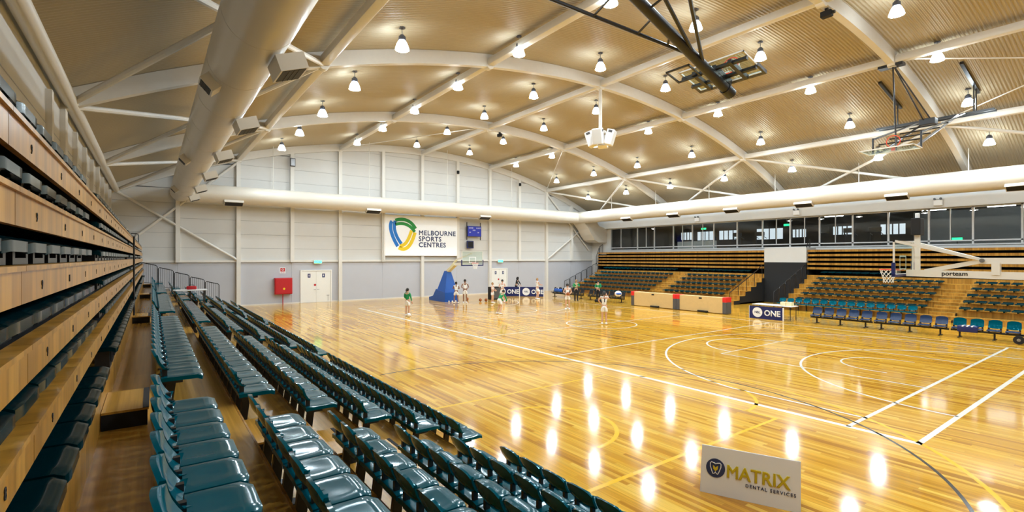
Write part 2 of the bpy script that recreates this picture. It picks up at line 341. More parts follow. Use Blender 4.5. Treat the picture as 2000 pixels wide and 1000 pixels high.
# lounge behind the windows
LX = WX + 7
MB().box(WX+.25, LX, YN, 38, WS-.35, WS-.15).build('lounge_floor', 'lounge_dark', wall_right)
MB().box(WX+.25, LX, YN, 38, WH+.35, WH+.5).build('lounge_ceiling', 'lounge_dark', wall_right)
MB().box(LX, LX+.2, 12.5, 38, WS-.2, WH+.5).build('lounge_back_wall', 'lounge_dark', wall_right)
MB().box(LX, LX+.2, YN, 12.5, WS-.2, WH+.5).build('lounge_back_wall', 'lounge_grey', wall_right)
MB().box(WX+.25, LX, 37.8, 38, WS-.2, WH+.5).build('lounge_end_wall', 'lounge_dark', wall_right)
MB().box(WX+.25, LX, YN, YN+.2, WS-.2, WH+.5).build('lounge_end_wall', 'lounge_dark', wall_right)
MB().box(WX+.5, WX+.6, 24.9, 28.9, WS-.15, 4.98).build('lounge_screen', 'lounge_white', wall_right)
for y0, y1, z0, z1 in ((26.5,28.5,5.3,6.2),(29.2,31,5.3,6.2),(31.6,33,5.4,6.2),(20.2,21.3,5.3,6.0),(16.6,18.0,5.4,6.1),(22.2,24.6,5.2,6.2),(13.0,14.6,5.3,6.1)):
    MB().box(LX-.05, LX, y0, y1, z0, z1).build('lounge_window', 'lounge_light', wall_right)
    for q in range(1, 4): MB().box(LX-.09, LX-.05, y0+(y1-y0)*q/4-.04, y0+(y1-y0)*q/4+.04, z0, z1).build('lounge_muntin', 'lounge_dark', wall_right)
for k, y in enumerate((33.4, 19.6, 17.2, 14.6, 10.7, 8.2, 5.9)):
    t = thing('pendant_lamp', 'white dome lamp hanging behind the glass, %s from the far wall' % ORD[k], 'lamp', (WX+2.6, y, WH+.12), group='dome lamps in the lounge')
    MB().lathe([(.02,.02),(.1,0),(.19,-.1),(.21,-.16),(.2,-.17)], 14).build('shade', 'lounge_white', t, smooth=50)
    MB().ball((0,0,-.12), .09, 8).build('bulb', 'lounge_bulb', t, smooth=60); MB().cyl((0,0,.02),(0,0,.23),.012,n=6).build('cord', 'black_metal', t)
for k, y in enumerate((16.9, 10.6, 7.2, 4.0)):  # tubes added to brighten the lounge, modelled on a single bright strip
    t = thing('fill_tube_light', 'added tube light brightening the lounge, %s from the tunnel' % ORD[k], 'light', (WX+4.2, y, WH+.3), group='added tube lights in the lounge')
    MB().box(-.08,.08,-.7,.7,-.02,.05).build('tray', 'lounge_white', t); MB().cyl((0,-.66,-.06),(0,.66,-.06),.035,n=10).build('tube', 'lounge_fill_tube', t)
for k, (y, z) in enumerate(((19.6, 6.15), (8.6, 4.62), (5.6, 6.05), (27.2, 6.2))):
    t = thing('exit_sign', ['green lit exit sign beyond the window above the tunnel','green lit running-man sign low behind the glass','green lit exit sign at the right end of the windows','green lit sign behind the glass above the white screen'][k], 'sign', (WX+(2.2 if k != 1 else .6), y, z), group='green signs in the lounge')
    MB().box(-.03,.03,-.28,.28,-.1,.1).build('case', 'dark_grey', t); MB().box(-.036,-.03,-.25,.25,-.08,.08).build('lit_face', 'exit_green', t)
    if k == 1: MB().box(-.02,.02,-.03,.03,-.52,-.1).build('stand', 'dark_grey', t)
    else: MB().cyl((0,0,.1),(0,0,WH+.35-z),.012,n=6).build('drop_rod', 'dark_grey', t)
for k, y in enumerate((23.6, 21.6, 14.9, 13.3)):
    t = thing('treadmill', 'dark exercise machine behind the glass, %s from the far wall' % ORD[k], 'treadmill', (WX+2.4, y, WS-.15), group='exercise machines in the lounge')
    MB().rbox(-.8,.8,-.38,.38,.0,.2,.04).build('deck', 'dark_grey', t); 
    for s_ in (-1,1): MB().bar((-.7,.33*s_,.15),(-.75,.33*s_,1.25),.07).build('upright', 'black_metal', t)
    MB().rbox(-.86,-.62,-.38,.38,1.2,1.55,.04).build('console', 'dark_grey', t)
    for s_ in (-1,1): MB().cyl((-.72,.34*s_,1.15),(-.2,.34*s_,1.0),.025,n=8).build('handrail', 'steel', t)
# doors
def door(n, x0, x1, zt):
    d = MB().box(x0-.09,x0,YF-.1,YF-.02,0,zt+.09).box(x1,x1+.09,YF-.1,YF-.02,0,zt+.09).box(x0,x1,YF-.1,YF-.02,zt,zt+.09).build('door_%d' % n, 'door_white', kind='structure')
    m = (x0+x1)/2
    for a, b, s_ in ((x0+.01,m-.006,1),(m+.006,x1-.01,-1)):
        lf = MB().box(a,b,YF-.07,YF-.02,.01,zt-.01).build('leaf', 'door_white', d)
        hx = b-.07 if s_ == 1 else a+.07
        MB().cyl((hx,YF-.07,1.0),(hx,YF-.13,1.0),.02,n=8).cyl((hx,YF-.13,1.0),(hx-.13*s_,YF-.13,1.0),.014,n=8).build('handle', 'steel', lf)
        c = (a+b)/2
        MB().box(c-.1,c+.1,YF-.075,YF-.07,zt-.5,zt-.2).build('door_sign', 'navy', lf)
        MB().box(c-.03,c+.03,YF-.078,YF-.075,zt-.42,zt-.3).ball((c,YF-.077,zt-.265),.022,8,(1,.1,1)).build('pictogram', 'white_plastic', lf)
    MB().cyl((m-.1,YF-.07,1.35),(m-.1,YF-.076,1.35),.09,n=16).build('round_sign', 'red', d)
    MB().box(x1-.3,x1-.1,YF-.09,YF-.07,.5,.54).box(x1-.21,x1-.19,YF-.09,YF-.07,.1,.5).build('kick_stop', 'steel', d)
door(1, 9.2, 11.35, 2.42); door(2, 26.55, 28.3, 2.35)
# ================================================================== DUCTS
def duct(name, label, p0, p1, r, cat='duct', caps=True):
    t = thing(name, label, cat)
    MB().cyl(p0, p1, r, n=40).build('pipe', 'duct', t, smooth=40)
    d = Vector(p1)-Vector(p0); L_ = d.length; k = int(L_/2.65)
    for i in range(1, k+1):
        c = Vector(p0) + d*(i/(k+1)); u = d.normalized()*.012
        MB().cyl(c-u, c+u, r+.004, n=40).build('seam_band', 'duct', t, smooth=40)
    return t
DX0, DX1, DZc, DR, DY = 1.55, 36.85, 7.7, .61, 38.45
dl = duct('air_duct', 'big round cream air duct running overhead along the left stand', (DX0,YN+.3,DZc), (DX0,DY-.3,DZc), DR)
dr = duct('air_duct', 'long white round air duct above the right stand windows', (DX1,YN+.3,DZc), (DX1,DY-.3,DZc), DR)
df = duct('air_duct', 'white round air duct crossing the far end wall', (DX0+.3,DY,DZc), (DX1-.3,DY,DZc), DR)
for t, x in ((dl, DX0), (dr, DX1)):
    MB().ball((x,DY-.05,DZc), DR+.01, 24).build('elbow', 'duct', t, smooth=60)
    for y in (2,7.3,12.6,17.9,23.2,28.5,33.8): MB().cyl((x,y,DZc+DR-.02),(x,y,roof(x)-.02),.022,n=6).build('hanger_rod', 'white_steel', t)
for x in (7,14,21,28): MB().cyl((x,DY,DZc+DR-.02),(x,DY,roof(x)-.02),.022,n=6).build('hanger_rod', 'white_steel', df)
def diffuser(t, c, ang, along, ln=.62, wd=.5, dp=.42):
    """outlet box leaving the duct at angle ang below the horizontal"""
    a = math.radians(ang); out = Vector((math.cos(a),0,-math.sin(a))) if along == 'Y' else Vector((0,math.cos(a),-math.sin(a)))
    ax = Vector((0,1,0)) if along == 'Y' else Vector((1,0,0)); up = out.cross(ax)
    M = Matrix(((out.x,ax.x,up.x,c[0]),(out.y,ax.y,up.y,c[1]),(out.z,ax.z,up.z,c[2]),(0,0,0,1)))
    e = DR - .1; f = DR + dp
    b = MB().box(e,f,-ln/2,ln/2,-wd/2,wd/2).xform(M).build('outlet_box', 'duct', t)
    MB().box(f,f+.006,-ln/2+.04,ln/2-.04,-wd/2+.04,wd/2-.04).xform(M).build('grille', 'vent_dark', b)
    g = MB()
    for k in (-.09,.0,.09): g.box(f+.006,f+.012,-ln/2+.04,ln/2-.04,k-.008,k+.008)
    g.xform(M).build('grille_bars', 'vent_dark', b)
for y in (5,10.2,15.4,20.6,25.8,31.0,35.8): diffuser(dl, (DX0+.34,y,DZc), 70, 'Y', .75, .52, .2)
for y in (7.4,12.7,23.0,33.2): diffuser(dl, (DX0,y,DZc), 138, 'Y', .5, .36, .2)
for y in (0,5.2,10.5,15.8,21.1,26.4,31.6): diffuser(dr, (DX1,y,DZc), 118, 'Y', 1.15, .5, .12)
for x in (4.5,14.2,24.7): diffuser(df, (x,DY,DZc), 118, 'X', 1.15, .5, .12)
# drop duct beside the windows
t = thing('drop_duct', 'white curved rectangular duct dropping beside the lounge windows', 'duct')
pr = [(36.6,7.3),(38.6,7.3),(38.9,6.9),(40.1,6.6),(40.1,5.1),(38.9,5.1),(38.3,5.35),(37.8,5.9),(37.4,6.5),(36.9,7.0)]
MB().prism(pr, 37.5, 39.2).build('body', 'duct', t); MB().prism([(p[0]*1+0, p[1]) for p in [(36.55,7.25),(38.65,7.25),(38.65,7.33),(36.55,7.33)]], 37.45, 39.25).build('flange', 'white_steel', t)
# ================================================================== HIGH BAY LAMPS
bell = MB().lathe([(.10,.13),(.15,.09),(.20,-.02),(.235,-.14),(.24,-.17)], 14).mesh('refractor', 'lamp_glass', 40)
lens = MB().lathe([(.24,-.17),(.20,-.185),(.001,-.19)], 14).mesh('lens', 'lamp_lens', 40)
hous = MB().lathe([(.001,.34),(.07,.34),(.09,.30),(.12,.28),(.13,.15),(.10,.13),(.001,.13)], 14).mesh('housing', 'lamp_housing', 35)
LXS = [7.0, 12.05, 16.75, 21.55, 26.4, 31.2, 35.4]
LYS = [35.6, 30.7, 25.9, 21.0, 16.05, 11.1, 6.2, 1.3, -3.6]
LN = ['line nearest the left duct','second line from the left','third line from the left','middle line','third line from the right','second line from the right','line above the right duct']
for i, x in enumerate(LXS):
    for j, y in enumerate(LYS):
        z = roof(x) - .6
        t = thing('high_bay_lamp', 'glowing bell-shaped ceiling lamp, %s from the far wall in the %s' % (ORD[j], LN[i]), 'lamp', (x, y, z), group='high bay lamps under the roof')
        link('refractor', bell, t); link('lens', lens, t); link('housing', hous, t)
        link('stem', D.meshes.get('stem') or MB().cyl((0,0,.34),(0,0,.6),.018,n=8).mesh('stem', 'steel'), t)
        link('ceiling_plate', D.meshes.get('ceiling_plate') or MB().cyl((0,0,.575),(0,0,.6),.11,n=16).mesh('ceiling_plate', 'lamp_housing'), t)
# ================================================================== STANDS
def FZ(i): return RISE*(5-i)          # deck height of row i (row 5 stands on the floor)
def RX(i): return .1 + .8*i           # top of the seat back of row i
AIS = [(5.85,7.0),(14.7,15.8),(23.5,24.6),(32.3,33.4)]
def fk(k): return 2.76 + RISE*k       # top of closed fascia k
def fx(k): return -.38 - .018*k
def stand(name, label, mir, y0, y1, kend):
    t = thing(name, label, 'grandstand')
    X = (lambda x: 2*XC - x) if mir else (lambda x: x)
    def bx(m, a, b, c, d, e, f): a, b = sorted((X(a), X(b))); return m.box(a, b, c, d, e, f)
    for i in range(5):
        r = bx(MB(), .8*i+.05, .8*(i+1)+.05, y0, y1, FZ(i)-.04, FZ(i)).build('deck', 'deck_wood', t)
        bx(MB(), .8*(i+1)+.02, .8*(i+1)+.04, y0, y1, FZ(i+1), FZ(i)-.04).build('riser', 'fascia_wood', t)
        bx(MB(), .8*(i+1)+.035, .8*(i+1)+.055, y0, y1, FZ(i)-.05, FZ(i)+.003).build('nosing', 'fascia_wood', t)
    bx(MB(), -.37, .05, y0, y1, 1.85, 1.89).build('walkway_deck', 'deck_wood', t)
    bx(MB(), .02, .045, y0, y1, FZ(0), 1.86).build('riser', 'fascia_wood', t)
    bx(MB(), -.4, -.365, y0, y1, 1.89, 2.19).build('riser', 'fascia_wood', t)
    bx(MB(), -1.75, -.38, y0, y1, 2.15, 2.185).build('closed_deck', 'fascia_wood', t)
    for k in range(5):
        n = max(1, round((y1-y0)/3.5)); L_ = (y1-y0)/n
        for q in range(n):
            a, b = y0 + q*L_, y0 + (q+1)*L_
            p = bx(MB(), fx(k)-.025, fx(k), a+.004, b-.004, fk(k)-.155, fk(k)-.022).build('fascia_panel', 'fascia_wood', t)
            bx(MB(), fx(k)-.06, fx(k)+.014, a+.002, b-.002, fk(k)-.022, fk(k)).build('cap', 'fascia_wood', p)
        bx(MB(), -1.75, fx(k)-.05, y0, y1, fk(k)-.05, fk(k)-.02).build('closed_deck', 'black_matt', t)
    m = MB(); bx(m, -1.8, -1.75, y0, y1, 0, fk(4)); bx(m, -1.75, 3.2, y0, y0+.04, 0, .1)
    m.build('back_board', 'black_matt', t)
    for yy in ((y0, y0+.05), (y1-.05, y1)):
        pts = [(X(-1.75),0),(X(4.0),0)]
        for i in range(4, -1, -1): pts += [(X(.8*(i+1)),FZ(i)-.05),(X(.8*i+.04),FZ(i)-.05)]
        pts += [(X(0),1.84),(X(-.42),1.84),(X(-.42),2.1),(X(-.55),fk(4)-.2),(X(-1.75),fk(4)-.2)]
        MB().prism(pts, yy[0], yy[1]).build('end_panel', 'black_matt', t)
    return t
st_l = stand('grandstand', 'timber telescopic grandstand at the left, upper rows closed up', False, -4.0, 36.35, 1)
st_n = stand('grandstand', 'timber grandstand across the court, right of the dark tunnel', True, -4.0, 16.5, 1)
st_f = stand('grandstand', 'timber grandstand across the court, between tunnel and far wall', True, 19.6, 37.5, 1)
# --- seats -------------------------------------------------------
def shell_back(w0, w1, z0, z1, lean, bow, th, n=8, m=6, round_top=.06):
    """curved seat back, facing +X, its top at x = 0"""
    g = MB(); vs = []
    def P(u, v, s_):
        a = 2*u - 1; w = (w0 + (w1-w0)*v)/2
        z = z0 + (z1-z0)*v
        if v > .99: z -= round_top*abs(a)**3
        if v < .01: z += .05*abs(a)**3
        x = -lean*v + lean + bow*(a*a) - bow + s_*th/2
        x -= lean
        x += .03*math.sin(v*math.pi)*-1 + (lean*(1-v))
        return (x, a*w, z)
    for s_ in (1, -1):
        for j in range(m+1):
            for i in range(n+1): vs.append(P(i/n, j/m, s_))
    q = (n+1)*(m+1); fs = []
    for j in range(m):
        for i in range(n):
            a = j*(n+1)+i; fs += [(a, a+1, a+n+2, a+n+1), (q+a+n+1, q+a+n+2, q+a+1, q+a)]
    rim = list(range(n+1)) + [(j+1)*(n+1)-1 for j in range(1, m+1)] + [m*(n+1)+i for i in range(n-1, -1, -1)] + [j*(n+1) for j in range(m-1, 0, -1)]
    for k in range(len(rim)):
        a, b = rim[k], rim[(k+1) % len(rim)]; fs.append((a, b, b+q, a+q))
    return g.add(vs, fs)
def pan(x0, x1, w, z, th, dish=.009, n=8, m=8):
    """rounded seat pan with a dished top and a rolled front"""
    vs = []; fs = []
    def P(i, j, s_):
        u, v = i/n, j/m; a = 2*v-1; x = x0 + (x1-x0)*u
        cor = max(0, (abs(a)-.8)/.2); endc = max(0, (u-.85)/.15) if u > .5 else max(0, (.1-u)/.1)*.5
        x -= .016*cor**3*max(0,(u-.7)/.3)
        y = a*w/2*(1 - .03*endc)
        zz = z - dish*(1-a*a)*math.sin(math.pi*min(1,u*1.1)) - .02*endc**2 - .008*cor**2
        if s_ < 0: zz -= th
        return (x, y, zz)
    for s_ in (1,-1):
        for j in range(m+1):
            for i in range(n+1): vs.append(P(i,j,s_))
    q = (n+1)*(m+1)
    for j in range(m):
        for i in range(n):
            a = j*(n+1)+i; fs += [(a,a+1,a+n+2,a+n+1),(q+a+n+1,q+a+n+2,q+a+1,q+a)]
    rim = list(range(n+1)) + [(j+1)*(n+1)-1 for j in range(1, m+1)] + [m*(n+1)+i for i in range(n-1,-1,-1)] + [j*(n+1) for j in range(m-1,0,-1)]
    for k in range(len(rim)):
        a, b = rim[k], rim[(k+1) % len(rim)]; fs.append((a,b,b+q,a+q))
    return MB().add(vs, fs)
UP = {}
UP['pan'] = pan(-.015, .41, .45, .46, .045).mesh('seat_pan', 'seat_teal', 50)
UP['back'] = shell_back(.40, .43, .505, .765, .06, .035, .028).mesh('backrest', 'seat_teal', 50)
UP['hinge'] = MB().prism([(-.15,.38),(.15,.38),(.15,.56),(.11,.56),(.11,.42),(-.11,.42),(-.11,.56),(-.15,.56)],.0,.05,0).mesh('hinge_arm', 'black_metal')
UP['post'] = MB().bar((.05,0,0),(.1,0,.40),.05,.09).box(.02,.2,-.2,.2,.375,.41).box(-.01,.14,-.06,.06,0,.012).mesh('support_post', 'black_metal')
def up_seat(loc, rz, label, group):
    t = thing('stadium_seat', label, 'seat', loc, rz, group)
    link('seat_pan', UP['pan'], t); link('backrest', UP['back'], t); link('hinge_arm', UP['hinge'], t); link('support_post', UP['post'], t)
    return t
def join_at(meshes, locs, rz=0):
    m = MB(); c, s_ = math.cos(rz), math.sin(rz)
    data = [([v.co[:] for v in me.vertices], [tuple(p.vertices) for p in me.polygons]) for me in meshes]
    for x, y, z in locs:
        for vs, fs in data: m.add([(x+c*a-s_*b, y+s_*a+c*b, z+d) for a, b, d in vs], fs)
    return m
def blocks(y0, y1, ais, pitch=.47):
    """seat centres between the aisles: (block, index from the near aisle, y)"""
    out = []; a = y0
    for bi, (p, q) in enumerate(list(ais) + [(y1, y1+1)]):
        n = int((p-a+.02)/pitch)
        for k in range(n):
            y = (p - pitch*(k+.5)) if bi == 0 else (a + pitch*(k+.5))
            out.append((bi, k, y))
        a = q
    return out
BN = ['nearest block','second block','third block','fourth block','end block']
RN = ['row beside walkway','second row below walkway','third row below walkway','fourth row below walkway','second row from court','courtside row']
cand = []
for i in range(6):
    for bi, k, y in blocks(.35, 36.0, AIS):
        if i in (1,2) and 26.2 < y < 28.3: continue
        if not (seen(RX(i)+.2, y, FZ(i)+.5, 60) or seen(RX(i)+.4, y, FZ(i)+.46, 60)): continue
        cand.append((math.hypot(RX(i), y), i, bi, k, y))
cand.sort()
for dd, i, bi, k, y in cand[:300]:
    up_seat((RX(i), y, FZ(i)), 0, 'teal stadium seat, %s, %s, %s from its nearer aisle' % (RN[i], BN[bi], ORD[k]), 'upright seats of the left stand')
rest = [(RX(i), y, FZ(i)) for dd, i, bi, k, y in cand[300:]]
join_at([UP['pan'], UP['back'], UP['post']], rest).build('stadium_seats_distant', 'seat_teal', smooth=50, kind='stuff', label='far rows of teal stadium seats toward the end rail', cat='seats')
# folded seats in the closed rows
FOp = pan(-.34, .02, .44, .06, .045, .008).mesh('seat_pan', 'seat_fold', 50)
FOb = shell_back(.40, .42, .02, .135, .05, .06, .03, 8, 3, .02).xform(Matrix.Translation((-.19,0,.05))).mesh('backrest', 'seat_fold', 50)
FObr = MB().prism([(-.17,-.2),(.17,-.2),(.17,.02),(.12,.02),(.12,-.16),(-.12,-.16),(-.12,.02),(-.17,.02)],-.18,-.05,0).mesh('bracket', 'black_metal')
FObs = MB().prism([(-.17,-.06),(.17,-.06),(.17,.02),(.12,.02),(.12,-.03),(-.12,-.03),(-.12,.02),(-.17,.02)],-.18,-.05,0).mesh('bracket', 'black_metal')
CN = ['lowest closed row','second closed row','third closed row','fourth closed row','fifth closed row','top closed row']
cand = []
for k in range(-1, 5):
    z = 2.39 if k < 0 else fk(k) + .065
    x = -.325 if k < 0 else fx(k) - .035
    for bi, n, y in blocks(.6, 36.0, AIS):
        if seen(x, y, z, 60): cand.append((y, k, bi, n, (x, y, z - .005)))
cand.sort()
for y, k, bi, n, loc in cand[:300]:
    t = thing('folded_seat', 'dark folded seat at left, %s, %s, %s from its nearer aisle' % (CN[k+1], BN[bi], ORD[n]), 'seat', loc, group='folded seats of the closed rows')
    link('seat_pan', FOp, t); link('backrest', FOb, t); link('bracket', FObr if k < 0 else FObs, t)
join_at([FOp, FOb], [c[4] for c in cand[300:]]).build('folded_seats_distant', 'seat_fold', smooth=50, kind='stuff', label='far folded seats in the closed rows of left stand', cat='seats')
# right stands: low folded seats and one row of upright ones
pm('seat_opposite', (.001,.032,.042), .15, var=.15, scale=3, spec=.4)
RSm = join_at([FOp], [(0,0,0)]).box(-.34,-.30,-.2,.2,.03,.10).box(-.5,-.1,-.04,.04,-.08,.02).mesh('stand_seat', 'seat_opposite', 50)
SB = ['block right of the gold steps','block between tunnel and gold steps','block beside the tunnel','block nearest the far wall']
cand = []
for i in range(-1, 6):
    for bi, (a, b) in enumerate(((.5,7.3),(8.6,16.0),(20.3,26.2),(27.6,36.9))):
        n = int((b-a)/.5)
        for k in range(n):
            y = (a if bi in (1,3) else b - n*.5) + .5*(k+.5) if bi != 0 else b - .5*(k+.5)
            x = 2*XC - (RX(i)+.3) if i >= 0 else 2*XC + .325
            zz = FZ(i)+.40 if i >= 0 else 2.385
            if i == 5 and bi in (0, 1): continue
            if seen(x, y, zz, 30): cand.append((math.hypot(x, y), i, bi, k, (x, y, zz)))
cand.sort()
for dd, i, bi, k, loc in cand[:300]:
    link('stand_seat', RSm, None, loc, math.pi, 'small teal seat opposite, %s, %s tier up, %s seat along' % (SB[bi], ORD[5-i] if i < 5 else 'floor', ORD[k]), 'seat', 'folded seats of the opposite stands')
if cand[300:]: join_at([RSm], [c[4] for c in cand[300:]], math.pi).build('opposite_seats_distant', 'seat_teal', smooth=50, kind='stuff', label='farthest teal seats of the opposite stand', cat='seats')
for k in range(15):
    y = 16.1 - .5*k; up_seat((2*XC-RX(5), y, 0), math.pi, 'teal chair with upright back, %s from the tunnel in the floor row opposite' % ORD[k], 'upright chairs across the court')
# aisle step boxes
def step_box(x0, x1, y0, y1, z, h, label):
    t = thing('step_box', label, 'step', (0,0,0), group='timber aisle steps')
    MB().box(x0,x1,y0+.012,y1,z,z+h-.02).build('body', 'black_matt' if False else 'fascia_wood', t)
    MB().box(x0,x1+.01,y0,y1,z+h-.02,z+h).build('tread', 'deck_wood', t); MB().box(x1-.035,x1+.012,y0-.002,y1,z+h,z+h+.004).build('grip_strip', 'black_matt', t)
    MB().box(x0,x1,y0,y0+.012,z,z+h-.02).build('open_front', 'black_matt', t)
AN = ['nearest aisle','second aisle','third aisle','fourth aisle']
for ai, (a, b) in enumerate(AIS):
    step_box(-.36, -.03, a-.2, a+.65, 1.89, .16, 'timber step box on the upper walkway at the %s' % AN[ai])
    for i in range(1, 6):
        x = .8*i+.06; step_box(x, x+.34, a+.1, b-.1, FZ(i), .155, 'timber step box at the %s in front of the %s' % (AN[ai], RN[i-1]))
    if ai < 2:
        for i in range(0, 5):
            text('115' if ai == 0 else '114', .07, 'black_matt', st_l, frame((.8*i+.62, a+.25+.5*ai, FZ(i)+.004), (0,-1,0), (1,0,0)), 'row_number')
for ai, (y0, y1) in enumerate(((7.4,8.5),(26.3,27.5))):
    for i in range(1, 6):
        x = 2*XC-(.8*i+.06); step_box(x-.34, x, y0, y1, FZ(i), .155, 'timber step box opposite, %s, %s step up' % (['aisle right of the hoop','aisle of the far stand'][ai], ORD[5-i]))
# numerals on the closed fascias
for k in range(5):
    for q, y in enumerate([2.2+.94*j for j in range(12)]):
        text(str(7+q % 3*2 if k == 2 else 8+q % 2), .06, 'black_matt', st_l, frame((fx(k)+.002, y+.02, fk(k)-.115), (0,1,0), (0,0,1)), 'seat_number', bold=.001, ext=.0005)
# guard rails
def guard(name, label, y, xs, zb, hgt, parent=None):
    t = thing(name, label, 'railing', (0, y, 0))
    for x0, x1, z0, z1 in xs:
        p = MB().tube([(x0,0,z0),(x0,0,z0+hgt-.06),(x0+(x1-x0)*.08,0,z0+hgt)] + [(x1-(x1-x0)*.08,0,z1+hgt-.05),(x1,0,z1+hgt-.12),(x1,0,z1)], .025, 8).build('rail_panel', 'black_metal', t, smooth=60)
        g = MB()
        for j in range(1, 7):
            f = j/7; g.cyl((x0+(x1-x0)*f,0,z0+(z1-z0)*f+.1),(x0+(x1-x0)*f,0,z0+(z1-z0)*f+hgt-.03),.009,n=6)
        g.cyl((x0,0,z0+.1),(x1,0,z1+.1),.015,n=6)
        g.build('bars', 'black_metal', p)
    return t
guard('guard_rail', 'black tubular guard rail stepping down at end of the left stand', 36.42, [(-.5+.8*i+.03, .3+.8*i-.03, 1.9-.3*i, 1.78-.3*i) for i in range(5)], 0, 1.25)
guard('guard_rail', 'small black guard rail at the top rear of left stand', 36.3, [(-1.7,-.62,4.0,4.0)], 0, .9)
mx = lambda x: 2*XC-x
guard('guard_rail', 'grey tubular guard rail climbing the far stand by the wall', 37.6, [(mx(4.3-.8*i), mx(3.56-.8*i), .05+.315*i, .3+.315*i) for i in range(6)] + [(mx(-.3), mx(-.75), 2.6, 3.5), (mx(-.8), mx(-1.3), 3.6, 3.9)], 0, 1.05)
guard('guard_rail', 'black guard rail on the tunnel side of the right stand', 16.6, [(mx(4.3-.8*i), mx(3.56-.8*i), .05+.315*i, .3+.315*i) for i in range(6)] + [(mx(-.5), mx(-1.1), 3.2, 3.8)], 0, 1.1)
t = thing('handrail', 'black stair handrail down the tunnel side of the far stand', 'handrail')
pts = [(mx(4.3), 19.75, .9), (mx(.5), 19.75, 2.45), (mx(-.3), 19.75, 2.9)]
MB().tube(pts, .03, 8).build('rail', 'black_metal', t)
for f in (0,.25,.5,.75,1): 
    x = 4.3-4.6*f; MB().cyl((mx(x),19.75,max(0,min(1.8,FZ(max(0,min(5,int(x/.8))))))),(mx(x),19.75,.9+2.0*f),.022,n=6).build('post', 'black_metal', t)
# tunnel backdrop: white head, black sheet standing in for the gap's darkness
MB().box(mx(-.3), WX, 16.52, 19.58, 3.1, 4.2).build('tunnel_head', 'wall_white', wall_right)
MB().box(mx(-.3), mx(-.35), 16.52, 19.58, 0, 3.1).build('tunnel_dark_sheet', 'black_matt', wall_right)
# black post with rail in the closed left stand
t = thing('rail_post', 'thin black pole standing against the closed left rows', 'pole', (-.34, 14.9, 1.89))
MB().cyl((0,0,0),(0,0,2.05),.02,n=8).build('pole', 'black_metal', t); MB().cyl((0,0,0),(0,0,.02),.06,n=12).build('foot', 'black_metal', t)
# white table with red bag
t = thing('folding_table', 'white folding table among the far rows of the left stand', 'table', (1.45, 27.3, FZ(1)))
MB().rbox(-.65,.65,-.38,.38,.66,.70,.015).build('tabletop', 'white_plastic', t)
for a in (-.55,-.0): 
    for b in (-.3,.3): MB().cyl((a,b,.0),(a,b,.66),.018,n=8).build('leg', 'black_metal', t)
for b in (-.3,.3): MB().cyl((.55,b,FZ(2)-FZ(1)),(.55,b,.66),.018,n=8).build('leg', 'black_metal', t)
t = thing('red_bag', 'red bag lying on the white folding table', 'bag', (1.5, 27.35, FZ(1)+.70))
MB().rbox(-.2,.2,-.14,.14,0,.16,.05,3).build('body', 'red', t, smooth=50); MB().tube([(-.1,-.1,.15),(-.08,-.1,.22),(.08,-.1,.22),(.1,-.1,.15)],.012).build('strap', 'black_matt', t); MB().box(-.16,.16,-.143,-.138,.08,.09).build('zip', 'black_matt', t)
# ================================================================== FAR WALL FITTINGS
def wtext(parent, body, x, y, z, size, mat, **kw): return text(body, size, mat, parent, frame((x,y,z),(1,0,0),(0,0,1)), **kw)
t = thing('banner', 'large white sports centre banner with shield logo on far wall', 'banner', (0,0,0))
bx0, bx1, bz0, bz1, by = 15.62, 22.6, 3.62, 7.05, YF-.36
MB().box(bx0,bx1,by,by+.04,bz0,bz1).build('sheet', 'board_white', t)
for x in (bx0, bx1): MB().box(x-.06,x+.06,by-.01,by+.05,3.28,bz1+.05).build('side_bar', 'white_steel', t)
def ribbon(pts, w, mat, zc=None, y=by-.006):
    n = len(pts); vs = []
    for i, p in enumerate(pts):
        a, b = pts[max(0,i-1)], pts[min(n-1,i+1)]; dx, dz = b[0]-a[0], b[1]-a[1]; l = math.hypot(dx,dz); ww = w[i] if isinstance(w, list) else w
        vs += [(p[0]-dz/l*ww/2, y, p[1]+dx/l*ww/2), (p[0]+dz/l*ww/2, y, p[1]-dx/l*ww/2)]
    MB().add(vs, [(2*i,2*i+1,2*i+3,2*i+2) for i in range(n-1)]).build('logo_ribbon', mat, t)
def bez(p0, p1, p2, p3, n=16):
    o = []
    for i in range(n+1):
        s_ = i/n; k = 1-s_; o.append(tuple(k**3*a+3*k*k*s_*b+3*k*s_*s_*c+s_**3*d for a, b, c, d in zip(p0,p1,p2,p3)))
    return o
lx, lz = 15.98, 4.03      # logo origin (left, bottom); about 2.45 wide, 2.75 high
def lp(u, v): return (lx+u*2.5, lz+(1-v)*2.75)
ribbon(bez(lp(.13,.10), lp(.0,.2), lp(.10,.55), lp(.33,.86)), .30, 'logo_blue'); ribbon(bez(lp(.24,.08), lp(.15,.3), lp(.25,.55), lp(.46,.78)), .28, 'logo_blue')
ribbon(bez(lp(.24,.07), lp(.5,-.02), lp(.8,.02), lp(.98,.30)), .29, 'logo_green'); ribbon(bez(lp(.24,.19), lp(.5,.12), lp(.75,.15), lp(.95,.40)), .27, 'logo_green')
ribbon(bez(lp(.96,.42), lp(.85,.75), lp(.68,1.06), lp(.36,.90)), .31, 'logo_yellow'); ribbon(bez(lp(.83,.36), lp(.74,.62), lp(.62,.86), lp(.40,.84)), .29, 'logo_yellow')
for k, (b_, zz) in enumerate((('MELBOURNE',5.42),('SPORTS',4.9),('CENTRES',4.38))):
    wtext(t, b_, 18.72, by-.004, zz, .58, 'navy_text', bold=.014, sx=1.03, space=1.1)
t = thing('scoreboard', 'blue electronic scoreboard on the far wall beside the banner', 'scoreboard')
